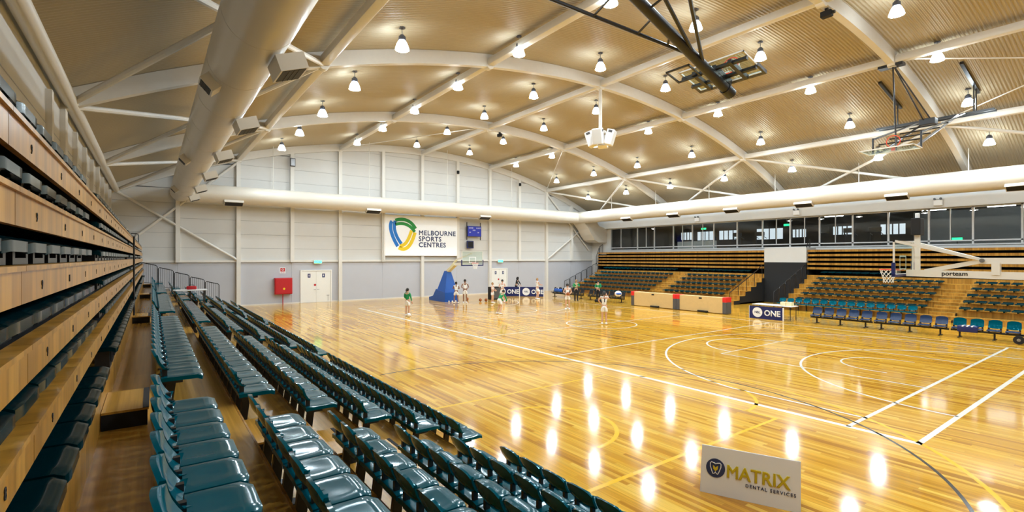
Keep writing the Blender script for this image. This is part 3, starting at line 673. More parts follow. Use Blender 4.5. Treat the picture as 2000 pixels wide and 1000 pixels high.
MB().box(23.62,25.12,YF-.42,YF-.3,5.42,6.4).build('case', 'navy', t); MB().box(23.66,25.08,YF-.426,YF-.42,5.46,6.36).build('screen', 'screen_blue', t)
for b_, x, z in (('HOME',23.75,6.15),('GUEST',24.55,6.15),('00',23.8,5.75),('00',24.7,5.75),('0:00',24.17,5.95)): wtext(t, b_, x, YF-.43, z, .17, 'white_plastic')
for x in (23.62,25.1): MB().box(x-.03,x+.03,YF-.32,YF-.26,5.1,6.75).build('mount_bar', 'black_metal', t)
t = thing('shot_clock', 'small dark box on far wall under the scoreboard', 'clock'); MB().rbox(23.6,24.3,YF-.4,YF-.25,4.32,5.02,.02).build('case', 'navy', t); MB().box(23.68,24.22,YF-.406,YF-.4,4.4,4.94).build('face', 'black_matt', t); MB().box(23.9,24.0,YF-.26,YF-.02,4.6,4.7).build('mount', 'black_metal', t)
t = thing('hose_reel_cabinet', 'red square hose reel cabinet on the grey far wall', 'cabinet')
MB().rbox(7.28,8.48,YF-.42,YF-.02,.75,1.95,.03).build('body', 'red', t); MB().rbox(7.33,8.43,YF-.44,YF-.41,.8,1.9,.012).build('door', 'red', t)
MB().cyl((7.9,YF-.44,1.15),(7.9,YF-.45,1.15),.08,n=14).build('label_plate', 'logo_yellow', t); MB().cyl((7.86,YF-.2,0),(7.86,YF-.2,.75),.03,n=8).build('pipe', 'red', t)
t = thing('fire_sign', 'small red and white fire hose sign above red cabinet', 'sign'); MB().box(7.68,8.08,YF-.035,YF-.02,2.28,2.72).build('plate', 'white_plastic', t); MB().box(7.72,8.04,YF-.038,YF-.035,2.42,2.68).build('field', 'red', t); MB().lathe([(.05,0),(.08,0)],12).xform(frame((7.88,YF-.04,2.55),(1,0,0),(0,0,1))).build('pictogram', 'white_plastic', t); wtext(t,'FIRE HOSE',7.73,YF-.037,2.31,.06,'red')
for x, l in ((10.35,'green exit sign over the white doors near red cabinet'),(27.45,'green exit sign over the far white doors behind players')):
    t = thing('exit_sign', l, 'sign', group='exit signs on the far wall'); MB().box(x-.3,x+.3,YF-.26,YF-.16,3.0,3.26).build('case', 'white_plastic', t); MB().box(x-.27,x+.27,YF-.266,YF-.26,3.03,3.23).build('lit_face', 'exit_green', t); wtext(t,'EXIT',x-.2,YF-.268,3.06,.2,'white_plastic'); MB().box(x-.05,x+.05,YF-.17,YF-.1,3.1,3.16).build('bracket','white_steel',t)
t = thing('wall_unit', 'grey control box fixed high on the far wall column', 'box'); MB().rbox(8.32,8.68,YF-.5,YF-.3,10.25,10.85,.02).build('case','dark_grey',t); MB().box(8.36,8.64,YF-.505,YF-.5,10.3,10.8).build('louvre','steel',t)
for x, z, l in ((22.62,11.25,'small black speaker high on far wall, nearer the banner'),(29.7,10.75,'small black speaker high on far wall, nearer the right')):
    t = thing('wall_speaker', l, 'speaker'); MB().rbox(x-.1,x+.1,YF-.5,YF-.32,z-.14,z+.14,.02).build('case','black_matt',t); MB().box(x-.02,x+.02,YF-.34,YF-.28,z-.04,z+.04).build('bracket','black_metal',t)
for k, y in enumerate((26.2,17.7,9.3)):
    t = thing('emergency_light', 'white twin-head emergency light on the bulkhead, %s from far wall' % ORD[k], 'light', group='emergency lights over the windows')
    MB().rbox(WX-.48,WX-.35,y-.22,y+.22,6.7,7.05,.02).build('case','white_plastic',t)
    for s_ in (-.15,.15): MB().cyl((WX-.42,y+s_,7.1),(WX-.55,y+s_,7.12),.05,.07,n=10).build('lamp_head','dark_grey',t)
# ================================================================== HOOPS
def rim_net(t, c, out, upv=(0,0,1), net=True):
    """rim of radius .23 whose plane is spanned by out and its side; c = rim centre"""
    out = Vector(out).normalized(); upv = Vector(upv).normalized(); sd = out.cross(upv); c = Vector(c)
    MB().tube([c + (out*math.cos(a)+sd*math.sin(a))*.228 for a in [2*math.pi*i/24 for i in range(24)]], .014, 8, True).build('rim', 'rim_red', t, smooth=60)
    MB().bar(c-out*.22, c-out*.38, .12, .04, upv).build('rim_bracket', 'rim_red', t)
    if net:
        g = MB(); n = 10
        for k in range(n):
            for s_ in (1,-1):
                pts = []
                for j in range(7):
                    a = 2*math.pi*(k + s_*j*.5)/n; r = .225 - .095*min(1, j/4.5); pts.append(c + (out*math.cos(a)+sd*math.sin(a))*r - upv*(.07*j))
                g.tube(pts, .009, 4)
        g.build('net', 'net_white', t)
def board(t, M, pad='blue_pad', w=1.8, h=1.05, fr='white_steel'):
    """local: x across, z up from the lower edge, +y the playing face"""
    MB().box(-w/2+.04,w/2-.04,-.012,.0,.04,h-.04).xform(M).build('glass_panel', 'board_glass', t)
    MB().box(-w/2,w/2,-.04,.002,0,.045).box(-w/2,w/2,-.04,.002,h-.045,h).box(-w/2,-w/2+.045,-.04,.002,0,h).box(w/2-.045,w/2,-.04,.002,0,h).xform(M).build('frame', fr, t)
    MB().box(-.295,.295,.001,.004,.15,.2).box(-.295,.295,.001,.004,.55,.6).box(-.295,-.245,.001,.004,.2,.55).box(.245,.295,.001,.004,.2,.55).xform(M).build('target_square', 'white_plastic', t)
    if pad: MB().box(-w/2-.03,w/2+.03,-.06,.03,-.05,.02).box(-w/2-.03,-w/2+.03,-.06,.03,0,.38).box(w/2-.03,w/2+.03,-.06,.03,0,.38).xform(M).build('edge_pad', pad, t)
# near portable hoop, its arm leaving the picture on the right
t = thing('basketball_hoop', 'portable glass basketball hoop with white arm, right of court', 'hoop')
hx, hy = 19.0, 5.3
Mb = Matrix.Translation((hx, hy, 2.9)); board(t, Mb, 'navy'); rim_net(t, (hx, hy+.38, 3.05), (0,1,0))
ws = 'white_steel'
MB().bar((hx,hy-.1,2.96),(hx,.3,2.9),.16,.2).build('lower_arm', ws, t)
for s_ in (-.86,.86): MB().bar((hx+s_,hy-.04,3.93),(hx,3.45,3.36),.07,.07).build('upper_brace', ws, t)
MB().bar((hx,hy-.55,3.02),(hx,3.45,3.34),.12,.12).build('rising_brace', ws, t); MB().bar((hx,3.5,3.34),(hx,.3,3.34),.16,.17).build('upper_arm', ws, t)
MB().box(hx-.1,hx+.1,3.1,3.27,2.95,3.3).build('spacer', ws, t); MB().box(hx-.06,hx+.06,hy-.42,hy-.3,3.0,4.12).build('clock_post', ws, t)
MB().cyl((hx-.12,3.46,3.35),(hx+.12,3.46,3.35),.06,n=10).build('pivot', 'steel', t)
MB().bar((hx,.5,3.3),(hx,-.6,.5),.3,.3).build('mast', ws, t); MB().rbox(hx-.7,hx+.7,-2.0,.0,.02,.75,.06).build('base', 'blue_pad', t)
text('porteam', .17, 'black_metal', t, frame((hx-.082, 4.35, 2.91),(0,-1,0),(0,0,1)), bold=.004)
t = thing('shot_clock', 'black shot clock on the post above the near hoop', 'clock', (hx, hy-.36, 4.12)); MB().rbox(-.18,.18,-.12,.12,0,.52,.02).build('case','black_matt',t); MB().box(-.14,.14,.12,.126,.1,.42).build('face','dark_grey',t); MB().rbox(-.05,.05,-.05,.05,.52,.68,.02).build('siren','white_plastic',t)
# far portable hoop
t = thing('basketball_hoop', 'portable hoop with blue padded base before the far wall', 'hoop')
hx, hy = 18.95, 30.9
board(t, Matrix.Translation((hx,hy,2.9)) @ Matrix.Rotation(math.pi,4,'Z'), 'navy'); rim_net(t, (hx,hy-.38,3.05), (0,-1,0))
MB().prism([(34.0,0),(36.7,0),(36.7,.25),(36.0,.4),(35.5,.95),(34.0,.75)], hx-.6, hx+.6, 0).build('padded_base', 'blue_pad', t)
MB().add([(hx-.58,34.05,.7),(hx+.58,34.05,.7),(hx+.58,35.4,.8),(hx-.58,35.4,.8),(hx-.17,34.45,2.4),(hx+.17,34.45,2.4),(hx+.17,34.9,2.4),(hx-.17,34.9,2.4)],[(0,3,2,1),(4,5,6,7),(0,1,5,4),(1,2,6,5),(2,3,7,6),(3,0,4,7)]).build('padded_pylon', 'blue_pad', t)
MB().bar((hx,34.7,2.3),(hx,33.4,2.95),.3,.2).build('mast', 'cream', t); MB().bar((hx,33.6,2.95),(hx,hy+.05,2.98),.18,.2).build('lower_arm', ws, t)
MB().bar((hx,34.9,2.2),(hx,33.2,3.3),.12,.12).build('upper_arm', 'cream', t); MB().bar((hx,33.2,3.3),(hx,hy+.05,3.8),.08,.08).build('brace', ws, t)
for k in (-.3,.0,.3): MB().cyl((hx+k,33.9,.06),(hx+k,33.88,.06),.06,n=10).build('castor', 'white_plastic', t)
# ceiling hoop folded up, near
t = thing('ceiling_hoop', 'black folding ceiling hoop swung up high over mid court', 'hoop'); bk = 'black_metal'
A, Bp = Vector((4.9,7.2,roof(4.9)-.3)), Vector((12.4,7.2,7.8))
MB().cyl(A, Bp, .13, n=14).build('mast', bk, t, smooth=50); MB().cyl(Bp-(Bp-A).normalized()*.25, Bp+(Bp-A).normalized()*.05, .15, n=14).build('mast_cap', bk, t, smooth=50)
def on(f): return A + (Bp-A)*f
for q, f in (((4.9,10.3,roof(4.9)-.3),.78),((4.9,5.6,roof(4.9)-.35),.80),((4.9,4.2,roof(4.9)-.3),.84)): MB().cyl(q, on(f), .045, n=8).build('side_strut', bk, t)
for f, g in ((.62,.55),(.48,.42),(.70,.64)):
    a = Vector((4.9,10.3,roof(4.9)-.3)); MB().cyl(on(f-.04), a + (on(.78)-a)*(g/.78+.08), .03, n=6).build('cross_strut', bk, t)
a = Vector((4.9,4.2,roof(4.9)-.3)); MB().cyl(on(.55), a + (on(.84)-a)*.62, .03, n=6).build('cross_strut', bk, t)
MB().box(4.7,5.2,3.9,10.6,roof(4.9)-.34,roof(4.9)-.22).build('ceiling_beam', bk, t)
# board lies folded beside the mast end: across = Y, up = towards (-X,+Z), face up
ux = Vector((0,-1,0)); uz = Vector((-.963,0,.271)).normalized(); uy = uz.cross(ux)
Mh = Matrix(((ux.x,uy.x,uz.x,12.45),(ux.y,uy.y,uz.y,7.2),(ux.z,uy.z,uz.z,8.12),(0,0,0,1)))
board(t, Mh, 'dark_grey'); rim_net(t, Mh @ Vector((0,.38,.15)), uy, uz, True)
MB().box(-.55,-.45,-.16,-.06,.1,.95).box(.45,.55,-.16,-.06,.1,.95).box(-.9,.9,-.14,-.06,.8,.88).box(-.9,.9,-.14,-.06,.35,.43).xform(Mh).build('board_frame', bk, t)
MB().box(-.1,.1,-.2,-.03,.1,.9).xform(Mh).build('mast_clamp', bk, t); MB().box(-1.0,-.3,-.2,-.16,.85,.89).box(-1.0,-.3,-.2,-.16,1.4,1.44).box(-.34,-.3,-.2,-.16,.85,1.44).box(-1.0,-.96,-.2,-.16,.85,1.44).xform(Mh).build('lift_frame', bk, t)
# second ceiling hoop, over the right of the court
t = thing('ceiling_hoop', 'black ceiling hoop frame folded near the right side roof', 'hoop')
zb = 10.15
for x in (30.7, 31.1): MB().bar((x,9.7,zb),(x,5.2,zb),.1,.1).build('long_beam', bk, t)
for y in (8.9, 5.9):
    MB().bar((28.6,y,roof(28.6)-.06),(31.6,y,roof(31.6)-.06),.12,.12).build('ceiling_channel', bk, t)
    for x in (30.7,31.1): MB().cyl((x,y,zb),(x,y,roof(x)-.1),.03,n=6).build('drop_post', bk, t)
bb = Vector((23.2,7.0,7.62))
for y in (6.45,7.55): MB().cyl((30.7,y,zb),(24.3,y,7.75),.05,n=8).build('mast', 'steel' if y < 7 else bk, t)
for y in (6.2,7.8): MB().cyl((30.7,y,zb),(24.3,y,8.35),.04,n=8).build('link_bar', bk, t)
for k in range(4):
    f = .35+.2*k; MB().cyl((30.7-6.4*f,6.3,zb-2.1*f),(30.7-6.4*f,7.7,zb-2.1*f),.03,n=6).build('rung', bk, t)
for y in (6.2,7.8): MB().cyl((24.3,y,7.72),(24.3,y,8.4),.035,n=6).build('frame_upright', bk, t)
ux = Vector((0,-1,0)); uz = Vector((-1,0,.02)).normalized(); uy = uz.cross(ux)
Mh = Matrix(((ux.x,uy.x,uz.x,24.1),(ux.y,uy.y,uz.y,7.0),(ux.z,uy.z,uz.z,7.7),(0,0,0,1)))
if uy.z < 0: Mh = Mh @ Matrix.Rotation(math.pi,4,'Z'); uy = -uy
board(t, Mh, None); rim_net(t, Mh @ Vector((0,.38,.15)), uy, uz, False)
br = Vector((26.3,7.7,roof(26.3)-.5)); MB().box(26.1,26.5,7.3,8.2,roof(26.3)-.62,roof(26.3)-.5).build('winch_bracket', bk, t)
for q in ((24.3,7.0,7.75),(29.2,7.3,9.7),(29.6,7.1,9.75)): MB().cyl(br, q, .03, n=6).build('brace_rod', bk, t)
MB().rbox(29.0,29.5,6.9,7.5,9.6,9.9,.03).build('winch', 'black_metal', t)
# speaker cluster on a pole
t = thing('speaker_cluster', 'white loudspeaker cluster hanging on pole from the central beam', 'speaker', (XC, 18.35, 9.75))
MB().cyl((0,0,.3),(0,0,roof(XC)-.55-9.75),.09,n=12).build('pole', 'white_steel', t, smooth=50)
for k in range(4):
    a = k*math.pi/2 + .5; M = Matrix.Rotation(a,4,'Z') @ Matrix.Translation((.52,0,0)) @ Matrix.Rotation(.3,4,'Y')
    c_ = MB().rbox(-.2,.2,-.27,.27,-.42,.38,.04).xform(M).build('cabinet', 'white_plastic', t); MB().box(.2,.208,-.23,.23,-.38,.34).xform(M).build('grille', 'wall_white', c_); MB().box(-.1,.1,-.28,-.27,.2,.32).box(-.1,.1,.27,.28,.2,.32).xform(M).build('bracket', 'dark_grey', c_)
MB().cyl((0,0,.2),(0,0,.35),.3,n=16).build('mount_ring', 'white_steel', t)
for x, y, l in ((XC+.9,29.0,'small black camera on the second roof beam'),(19.6,7.7,'black projector clamp on the nearest roof beam')):
    t = thing('roof_camera', l, 'camera', (x,y,roof(x)-.58)); MB().rbox(-.12,.12,-.18,.18,-.3,-.08,.03).build('body','black_matt',t); MB().cyl((0,-.18,-.19),(0,-.27,-.19),.06,n=10).build('lens','black_metal',t); MB().box(-.05,.05,-.05,.05,-.1,.02).build('clamp','black_metal',t)
# ================================================================== COURTSIDE
# folded sign card
t = thing('sign_card', 'white folded dental sponsor card standing on the court', 'sign', (0,0,0))
p0, p1 = Vector((6.50,4.24,0)), Vector((7.02,3.07,0)); rr = (p1-p0); L_ = rr.length; r_ = rr.normalized(); back = Vector((-r_.y,r_.x,0)); back = back if back.x > 0 else -back
up = (Vector((0,0,.62)) + back*.2); hgt = up.length; u_ = up.normalized()
n_ = r_.cross(u_)
def quad(o, r1, u1, w, h, th, mat, name):
    nn = r1.cross(u1); vs = []
    for d in (0, -th):
        for a, b in ((0,0),(w,0),(w,h),(0,h)): vs.append(o + r1*a + u1*b + nn*d)
    return MB().add(vs, [(0,1,2,3),(7,6,5,4),(0,4,5,1),(1,5,6,2),(2,6,7,3),(3,7,4,0)]).build(name, mat, t)
quad(p0, r_, u_, L_, hgt, .008, 'board_white', 'front_panel')
q0 = p0 + back*.44; quad(q0, r_, (Vector((0,0,.62))-back*.22).normalized(), L_, hgt, .008, 'board_white', 'rear_panel')
fm = lambda a, b, e=.003: frame(p0 + r_*a + u_*b + n_*e, r_, u_)
MB().cyl((0,0,0),(0,0,.002),.13,n=32).xform(fm(.2,.36)).build('logo_disc', 'navy_text', t)
tooth = [(-.062,.05),(-.05,.062),(-.02,.055),(0,.045),(.02,.055),(.05,.062),(.064,.048),(.062,.01),(.045,-.04),(.028,-.075),(.012,-.07),(0,-.05),(-.012,-.07),(-.028,-.075),(-.045,-.04),(-.062,.01)]
MB().tube([(x*1.15,y*1.15,0) for x, y in tooth], .007, 6, True).xform(fm(.2,.365,.006)).build('tooth_outline', 'white_plastic', t)
MB().prism([(-.035,.03),(-.015,.018),(0,.0),(.015,.018),(.035,.03),(.03,-.02),(.0,-.05),(-.03,-.02)], 0, .003, 2).xform(fm(.2,.365,.005)).build('tooth_mark', 'tooth_yellow', t)
text('MATRIX', .235, 'gold_text', t, fm(.345,.27), bold=.007, sx=.92, space=1.04); text('DENTAL SERVICES', .062, 'navy_text', t, fm(.60,.185), space=1.35, sx=.95, bold=.001)
# sponsor boards
def one_board(label, o, r, w, h):
    t = thing('sponsor_board', label, 'sign', (0,0,0), group='navy sponsor boards')
    o, r = Vector(o), Vector(r).normalized(); n = r.cross(Vector((0,0,1)))
    M = Matrix(((r.x,-n.x,0,o.x),(r.y,-n.y,0,o.y),(0,0,1,o.z),(0,0,0,1)))
    MB().box(0,w,0,.03,.0,h).xform(M).build('panel', 'navy', t); MB().box(-.02,0,-.01,.04,0,h).box(w,w+.05,-.01,.04,0,h).xform(M).build('edge', 'white_plastic', t)
    MB().bar((.1,.03,.02),(.1,.3,.02),.04).bar((w-.1,.03,.02),(w-.1,.3,.02),.04).xform(M).build('foot', 'black_metal', t)
    f = lambda a, b, e=.004: frame(o + r*a + Vector((0,0,b)) + n*e, r, (0,0,1))
    MB().cyl((0,0,0),(0,0,.002),h*.40,n=28).xform(f(h*.66,h*.5)).build('logo_disc', 'white_plastic', t)
    text('NBL', h*.26, 'navy_text', t, f(h*.66,h*.42,.008), align='CENTER', bold=.004); text('ONE', h*.62, 'white_plastic', t, f(h*1.2,h*.28), bold=.012, sx=.98)
one_board('navy sponsor board in front of the score table', (27.8,14.95,0), (0,-1,0), 1.85, .7)
one_board('navy sponsor board behind players, nearer the banner', (25.1,36.9,0), (.68,-.73,0), 2.12, .85)
one_board('navy sponsor board beside the far team bench', (26.6,35.3,0), (.68,-.73,0), 2.12, .85)
t = thing('score_table', 'white score table behind the navy sponsor board', 'table', (28.35,13.8,0))
MB().rbox(-.4,.4,-1.1,1.1,.75,.79,.01).build('tabletop','white_plastic',t)
for a in (-.33,.33):
    for b in (-1,1): MB().cyl((a,b,0),(a,b,.75),.02,n=8).build('leg','black_metal',t)
t = thing('carton', 'small cream box on the score table', 'box', (28.3,13.1,.79)); MB().rbox(-.15,.15,-.3,.3,0,.2,.01).build('body','cream',t); MB().box(-.152,.152,-.02,.02,.0,.202).build('tape','tan_pad',t)
# padded boxes by the tunnel
def pad_box(label, y0, y1):
    t = thing('padded_barrier', label, 'barrier', (0,0,0), group='tan padded barriers')
    MB().rbox(28.1,28.6,y0,y1,.03,1.0,.02).build('panel','tan_pad',t)
    for a in (y0-.02, y1-.23): 
        e = MB().rbox(28.06,28.64,a,a+.25,.02,.72,.02).build('corner_pad','dark_grey',t); MB().rbox(28.055,28.645,a-.002,a+.252,.72,1.02,.02).build('red_band','signal_red',e)
    c = (y0+y1)/2; MB().box(28.08,28.1,c-.1,c+.1,.84,.93).build('handle_slot','black_matt',t); MB().rbox(27.98,28.1,c-.55,c+.15,.02,.13,.02).build('floor_weight','black_metal',t)
pad_box('tan padded barrier with red corners, nearer the far wall', 20.1, 23.85); pad_box('tan padded barrier with red corners, nearer the score table', 16.55, 20.05)
# benches of joined chairs
BK = shell_back(.44,.42,.47,.83,.05,.03,.03).mesh('backrest','bench_blue',50); BKt = shell_back(.44,.42,.47,.83,.05,.03,.03).mesh('backrest','seat_teal',50)
PN = pan(.02,.40,.42,.44,.035).mesh('seat_pan','bench_blue',50); PNb = pan(.02,.40,.42,.44,.035).mesh('seat_pan','black_metal',50); BKb = shell_back(.44,.42,.47,.83,.05,.03,.03).mesh('backrest','cloth_black',50)
BR = MB().prism([(-.22,.26),(.2,.26),(.2,.5),(.15,.5),(.15,.31),(-.16,.31),(-.16,.5),(-.22,.5)],.0,.07,0).mesh('bracket','black_metal')
def bench(label, x, y0, n, back, pn, group='joined chair benches'):
    t = thing('bench_unit', label, 'bench', (x, y0, 0), math.pi, group)
    L_ = n*.56
    MB().rbox(.08,.16,0,L_,.26,.34,.01,1).build('beam','black_metal',t)
    for y in (.3, L_-.3) if n < 5 else (.3, L_/2, L_-.3):
        l = MB().box(.09,.15,y-.03,y+.03,0,.27).build('leg','black_metal',t); MB().rbox(-.12,.36,y-.04,y+.04,0,.03,.01,1).build('foot','black_metal',l)
    for k in range(n):
        y = .28+.56*k; p = link('seat_pan', pn, t, (0,y,0)); link('bracket', BR, p); link('backrest', back, t, (0,y,0))
    return t
bench('long courtside bench of blue chairs nearest the score table', 28.45, 11.9, 5, BK, PN); bench('courtside bench of dark blue chairs, middle one of three', 28.45, 9.05, 5, BK, PN); bench('courtside bench of teal backed chairs at the right edge', 28.45, 6.2, 5, BKt, PN)
bench('black team bench before the far stand, nearer the padded barriers', 29.1, 29.2, 7, BKb, PNb); bench('black team bench before the far stand, nearer the far wall', 29.1, 33.6, 7, BKb, PNb)
t = thing('towel', 'blue and white striped towel draped over the bench', 'towel', (28.3,5.6,.46)); MB().rbox(-.24,.1,-.33,.33,0,.07,.03,2).rbox(-.26,-.2,-.33,.33,-.2,.06,.02,2).build('cloth','navy',t,smooth=50)
for k in (-.15,.0,.15): MB().box(-.265,.1,k-.03,k+.03,.03,.075).build('stripe','white_plastic',t)
t = thing('trolley_wheels', 'pair of black trolley wheels at the right end of bench', 'trolley', (27.75,3.75,0))
for y in (-.25,.25): MB().cyl((-.05,y,.17),(.05,y,.17),.17,n=20).build('wheel','black_matt',t,smooth=40); MB().cyl((-.06,y,.17),(.06,y,.17),.06,n=12).build('hub','steel',t)
MB().cyl((0,-.25,.17),(0,.25,.17),.02,n=8).build('axle','black_metal',t); MB().bar((0,0,.17),(.4,0,.5),.05).build('shaft','black_metal',t)
t = thing('rubbish_bin', 'black bin with yellow lid behind the far team bench', 'bin', (27.9,34.4,0)); MB().lathe([(.001,0),(.22,0),(.27,.75),(.001,.75)],16).build('body','black_matt',t,smooth=40); MB().lathe([(.001,.86),(.2,.84),(.29,.78),(.29,.74),(.001,.74)],16).build('lid','logo_yellow',t,smooth=40)
t = thing('sports_bag', 'blue sports bag on the far team bench', 'bag', (28.75,32.6,.46)); MB().rbox(-.18,.18,-.4,.4,0,.28,.08,3).build('body','bag_blue',t,smooth=50); MB().tube([(-.1,-.2,.26),(-.1,-.12,.38),(-.1,.12,.38),(-.1,.2,.26)],.015).build('strap','white_plastic',t)
t = thing('ball_bag', 'white bag of balls on near end of the black bench', 'bag', (28.75,25.7,.46)); MB().ball((0,0,.23),.24,14,(1,1.2,.95)).build('body','white_plastic',t,smooth=60); MB().ball((-.06,-.08,.24),.2,12,(1,1.2,.5)).build('emblem','bag_blue',t,smooth=60)
t = thing('floor_bag', 'black bag on the floor before the black bench', 'bag', (28.0,26.9,0)); MB().rbox(-.2,.2,-.4,.4,0,.22,.07,3).build('body','black_matt',t,smooth=50); MB().tube([(0,-.2,.2),(0,-.1,.3),(0,.1,.3),(0,.2,.2)],.014).build('strap','black_matt',t)
t = thing('speaker_box', 'black box standing left of the far sponsor boards', 'box', (22.9,33.9,0)); MB().rbox(-.45,.45,-.3,.3,0,1.05,.03).build('cabinet','black_matt',t); MB().box(-.4,.4,-.306,-.3,.1,.95).build('grille','dark_grey',t)
for k, (x, y, l) in enumerate(((20.6,34.4,'basketball on floor, leftmost and farthest of the three balls'),(20.9,32.9,'basketball on floor, middle of the three loose balls'),(21.3,32.7,'basketball on floor, rightmost of the three loose balls'))):
    t = thing('basketball', l, 'ball', (x,y,.122), group='loose balls by the blue base'); MB().ball((0,0,0),.12,14).build('cover','ball_orange',t,smooth=60)
    MB().tube([(.1205*math.cos(a),0,.1205*math.sin(a)) for a in [i*math.pi/8 for i in range(16)]],.003,4,True).tube([(.1205*math.cos(a),.1205*math.sin(a),0) for a in [i*math.pi/8 for i in range(16)]],.003,4,True).build('seam','black_matt',t)
# ================================================================== PEOPLE
def skin_mesh(name, joints, bones, rad, mat, sub=2):
    idx = {k: i for i, k in enumerate(joints)}
    me = D.meshes.new(name); me.from_pydata([joints[k] for k in joints], [(idx[a], idx[b]) for a, b in bones], []); me.update()
    o = D.objects.new(name, me); COL.objects.link(o)
    md = o.modifiers.new('skin', 'SKIN'); md.use_smooth_shade = True; md.branch_smoothing = .6
    if not me.skin_vertices: 
        bm = bmesh.new(); bm.from_mesh(me); bm.verts.layers.skin.verify(); bm.to_mesh(me); bm.free()
    for k, i in idx.items():
        sv = me.skin_vertices[0].data[i]; r = rad[k]; sv.radius = r if isinstance(r, tuple) else (r, r); sv.use_root = (i == 0)
    s2 = o.modifiers.new('sub', 'SUBSURF'); s2.levels = sub; s2.render_levels = sub
    dg = bpy.context.evaluated_depsgraph_get(); dg.update(); out = D.meshes.new_from_object(o.evaluated_get(dg)); D.objects.remove(o); D.meshes.remove(me)
    out.name = name; out.materials.clear(); out.materials.append(MATS[mat]); out.polygons.foreach_set('use_smooth', [True]*len(out.polygons)); return out
def person(label, loc, face, hgt, top, bottom, pose, skin='skin', hair='hair_dark', long_legs=False, sleeves=False, pony=False, hood=False):
    """facing local +Y; face = heading in degrees (0 = +Y, 90 = +X)"""
    t = thing('person', label, 'person', loc, -math.radians(face)); k = hgt/1.72
    J = dict(pelvis=(0,0,.95), waist=(0,.01,1.1), chest=(0,.0,1.28), neck=(0,0,1.46), head=(0,.02,1.56), crown=(0,.015,1.66),
             shl=(-.16,0,1.40), ell=(-.23,.02,1.14), wrl=(-.24,.10,.90), shr=(.16,0,1.40), elr=(.23,.02,1.14), wrr=(.24,.10,.90),
             hil=(-.09,0,.90), knl=(-.10,.02,.50), anl=(-.11,-.01,.09), tol=(-.12,.13,.04), hir=(.09,0,.90), knr=(.10,.02,.50), anr=(.11,-.01,.09), tor=(.12,.13,.04))
    for n, p in pose.items():
        if n == 'lean': continue
        J[n] = p
    if 'lean' in pose:     # bend the upper body forward about the pelvis
        a = math.radians(pose['lean']); c_, s_ = math.cos(a), math.sin(a)
        for n in ('waist','chest','neck','head','crown','shl','shr'):
            x, y, z = J[n]; z -= .95; J[n] = (x, y*c_ + z*s_, .95 + z*c_ - y*s_)
    J = {n: (p[0]*k, p[1]*k, p[2]*k) for n, p in J.items()}
    R = dict(pelvis=(.12,.10), waist=(.115,.09), chest=(.14,.10), neck=.05, head=(.078,.095), crown=(.06,.07), shl=.055, ell=.040, wrl=.027, shr=.055, elr=.040, wrr=.027,
             hil=.085, knl=.058, anl=.038, tol=.034, hir=.085, knr=.058, anr=.038, tor=.034)
    R = {n: (tuple(q*k for q in r) if isinstance(r, tuple) else r*k) for n, r in R.items()}
    Bn = [('pelvis','waist'),('waist','chest'),('chest','neck'),('neck','head'),('head','crown'),('chest','shl'),('shl','ell'),('ell','wrl'),('chest','shr'),('shr','elr'),('elr','wrr'),
          ('pelvis','hil'),('hil','knl'),('knl','anl'),('anl','tol'),('pelvis','hir'),('hir','knr'),('knr','anr'),('anr','tor')]
    body = skin_mesh('body', J, Bn, R, skin); bm = bmesh.new(); bm.from_mesh(body)
    h = MB()
    for s_, sg in (('l',-1),('r',1)):      # hands: palm, four fingers, thumb
        w = Vector(J['wr'+s_]); d = (w - Vector(J['el'+s_])).normalized(); a = d.cross(Vector((0,1,0)));
        a = (a if a.length > .2 else d.cross(Vector((0,0,1)))).normalized(); b = d.cross(a)
        h.tube([w, w+d*.04*k, w+d*.09*k], [.026*k,.036*k,.03*k], 8)
        for f, ln in ((-.03,.06),(-.01,.075),(.01,.07),(.03,.055)): h.tube([w+d*.07*k+a*f*k, w+d*(.08+ln*.6)*k+a*f*1.1*k, w+d*(.08+ln)*k+a*f*1.1*k+b*.015*k], .009*k, 6)
        h.tube([w+d*.03*k+a*.025*k, w+d*.06*k+a*.055*k, w+d*.09*k+a*.06*k], .010*k, 6)
    hd = Vector(J['head']); nk = Vector(J['neck']); upd = (hd-nk).normalized(); fw = Vector((0,1,0)); fw = (fw - upd*fw.dot(upd)).normalized(); sd = fw.cross(upd)
    h.ball(hd+fw*.1*k, .016*k, 8); 
    for s_ in (-1,1): h.ball(hd+sd*.082*k*s_, .024*k, 8, (.5,1,1.2))
    me2 = h.mesh('tmp', skin, 60); bm.from_mesh(me2); bm.to_mesh(body); bm.free(); D.meshes.remove(me2); body.polygons.foreach_set('use_smooth', [True]*len(body.polygons))
    link('body', body, t)
    e = MB()
    for s_ in (-1,1): e.ball(hd+fw*.088*k+upd*.02*k+sd*.032*k*s_, .010*k, 6)
    e.ball(hd+fw*.092*k-upd*.045*k, .018*k, 6, (1,.3,.4)); e.build('eyes_and_mouth', 'hair_dark', t)
    def grow(names, f): return {n: (tuple(q*f for q in R[n]) if isinstance(R[n], tuple) else R[n]*f) for n in names}
    def mid(a, b, f): return tuple(x+(y-x)*f for x, y in zip(J[a], J[b]))
    T = {n: J[n] for n in ('pelvis','waist','chest')}; T['nb'] = mid('chest','neck',.75); TB = [('pelvis','waist'),('waist','chest'),('chest','nb')]
    TR = grow(('pelvis','waist','chest'), 1.12); TR['nb'] = .075*k
    for s_ in 'lr':
        T['sh'+s_] = J['sh'+s_]; T['sl'+s_] = mid('sh'+s_,'el'+s_, .95 if sleeves else .15); TB += [('chest','sh'+s_),('sh'+s_,'sl'+s_)]; TR['sh'+s_] = .068*k; TR['sl'+s_] = (.052 if sleeves else .058)*k
        if sleeves: T['sw'+s_] = mid('el'+s_,'wr'+s_,.9); TB.append(('sl'+s_,'sw'+s_)); TR['sw'+s_] = .038*k
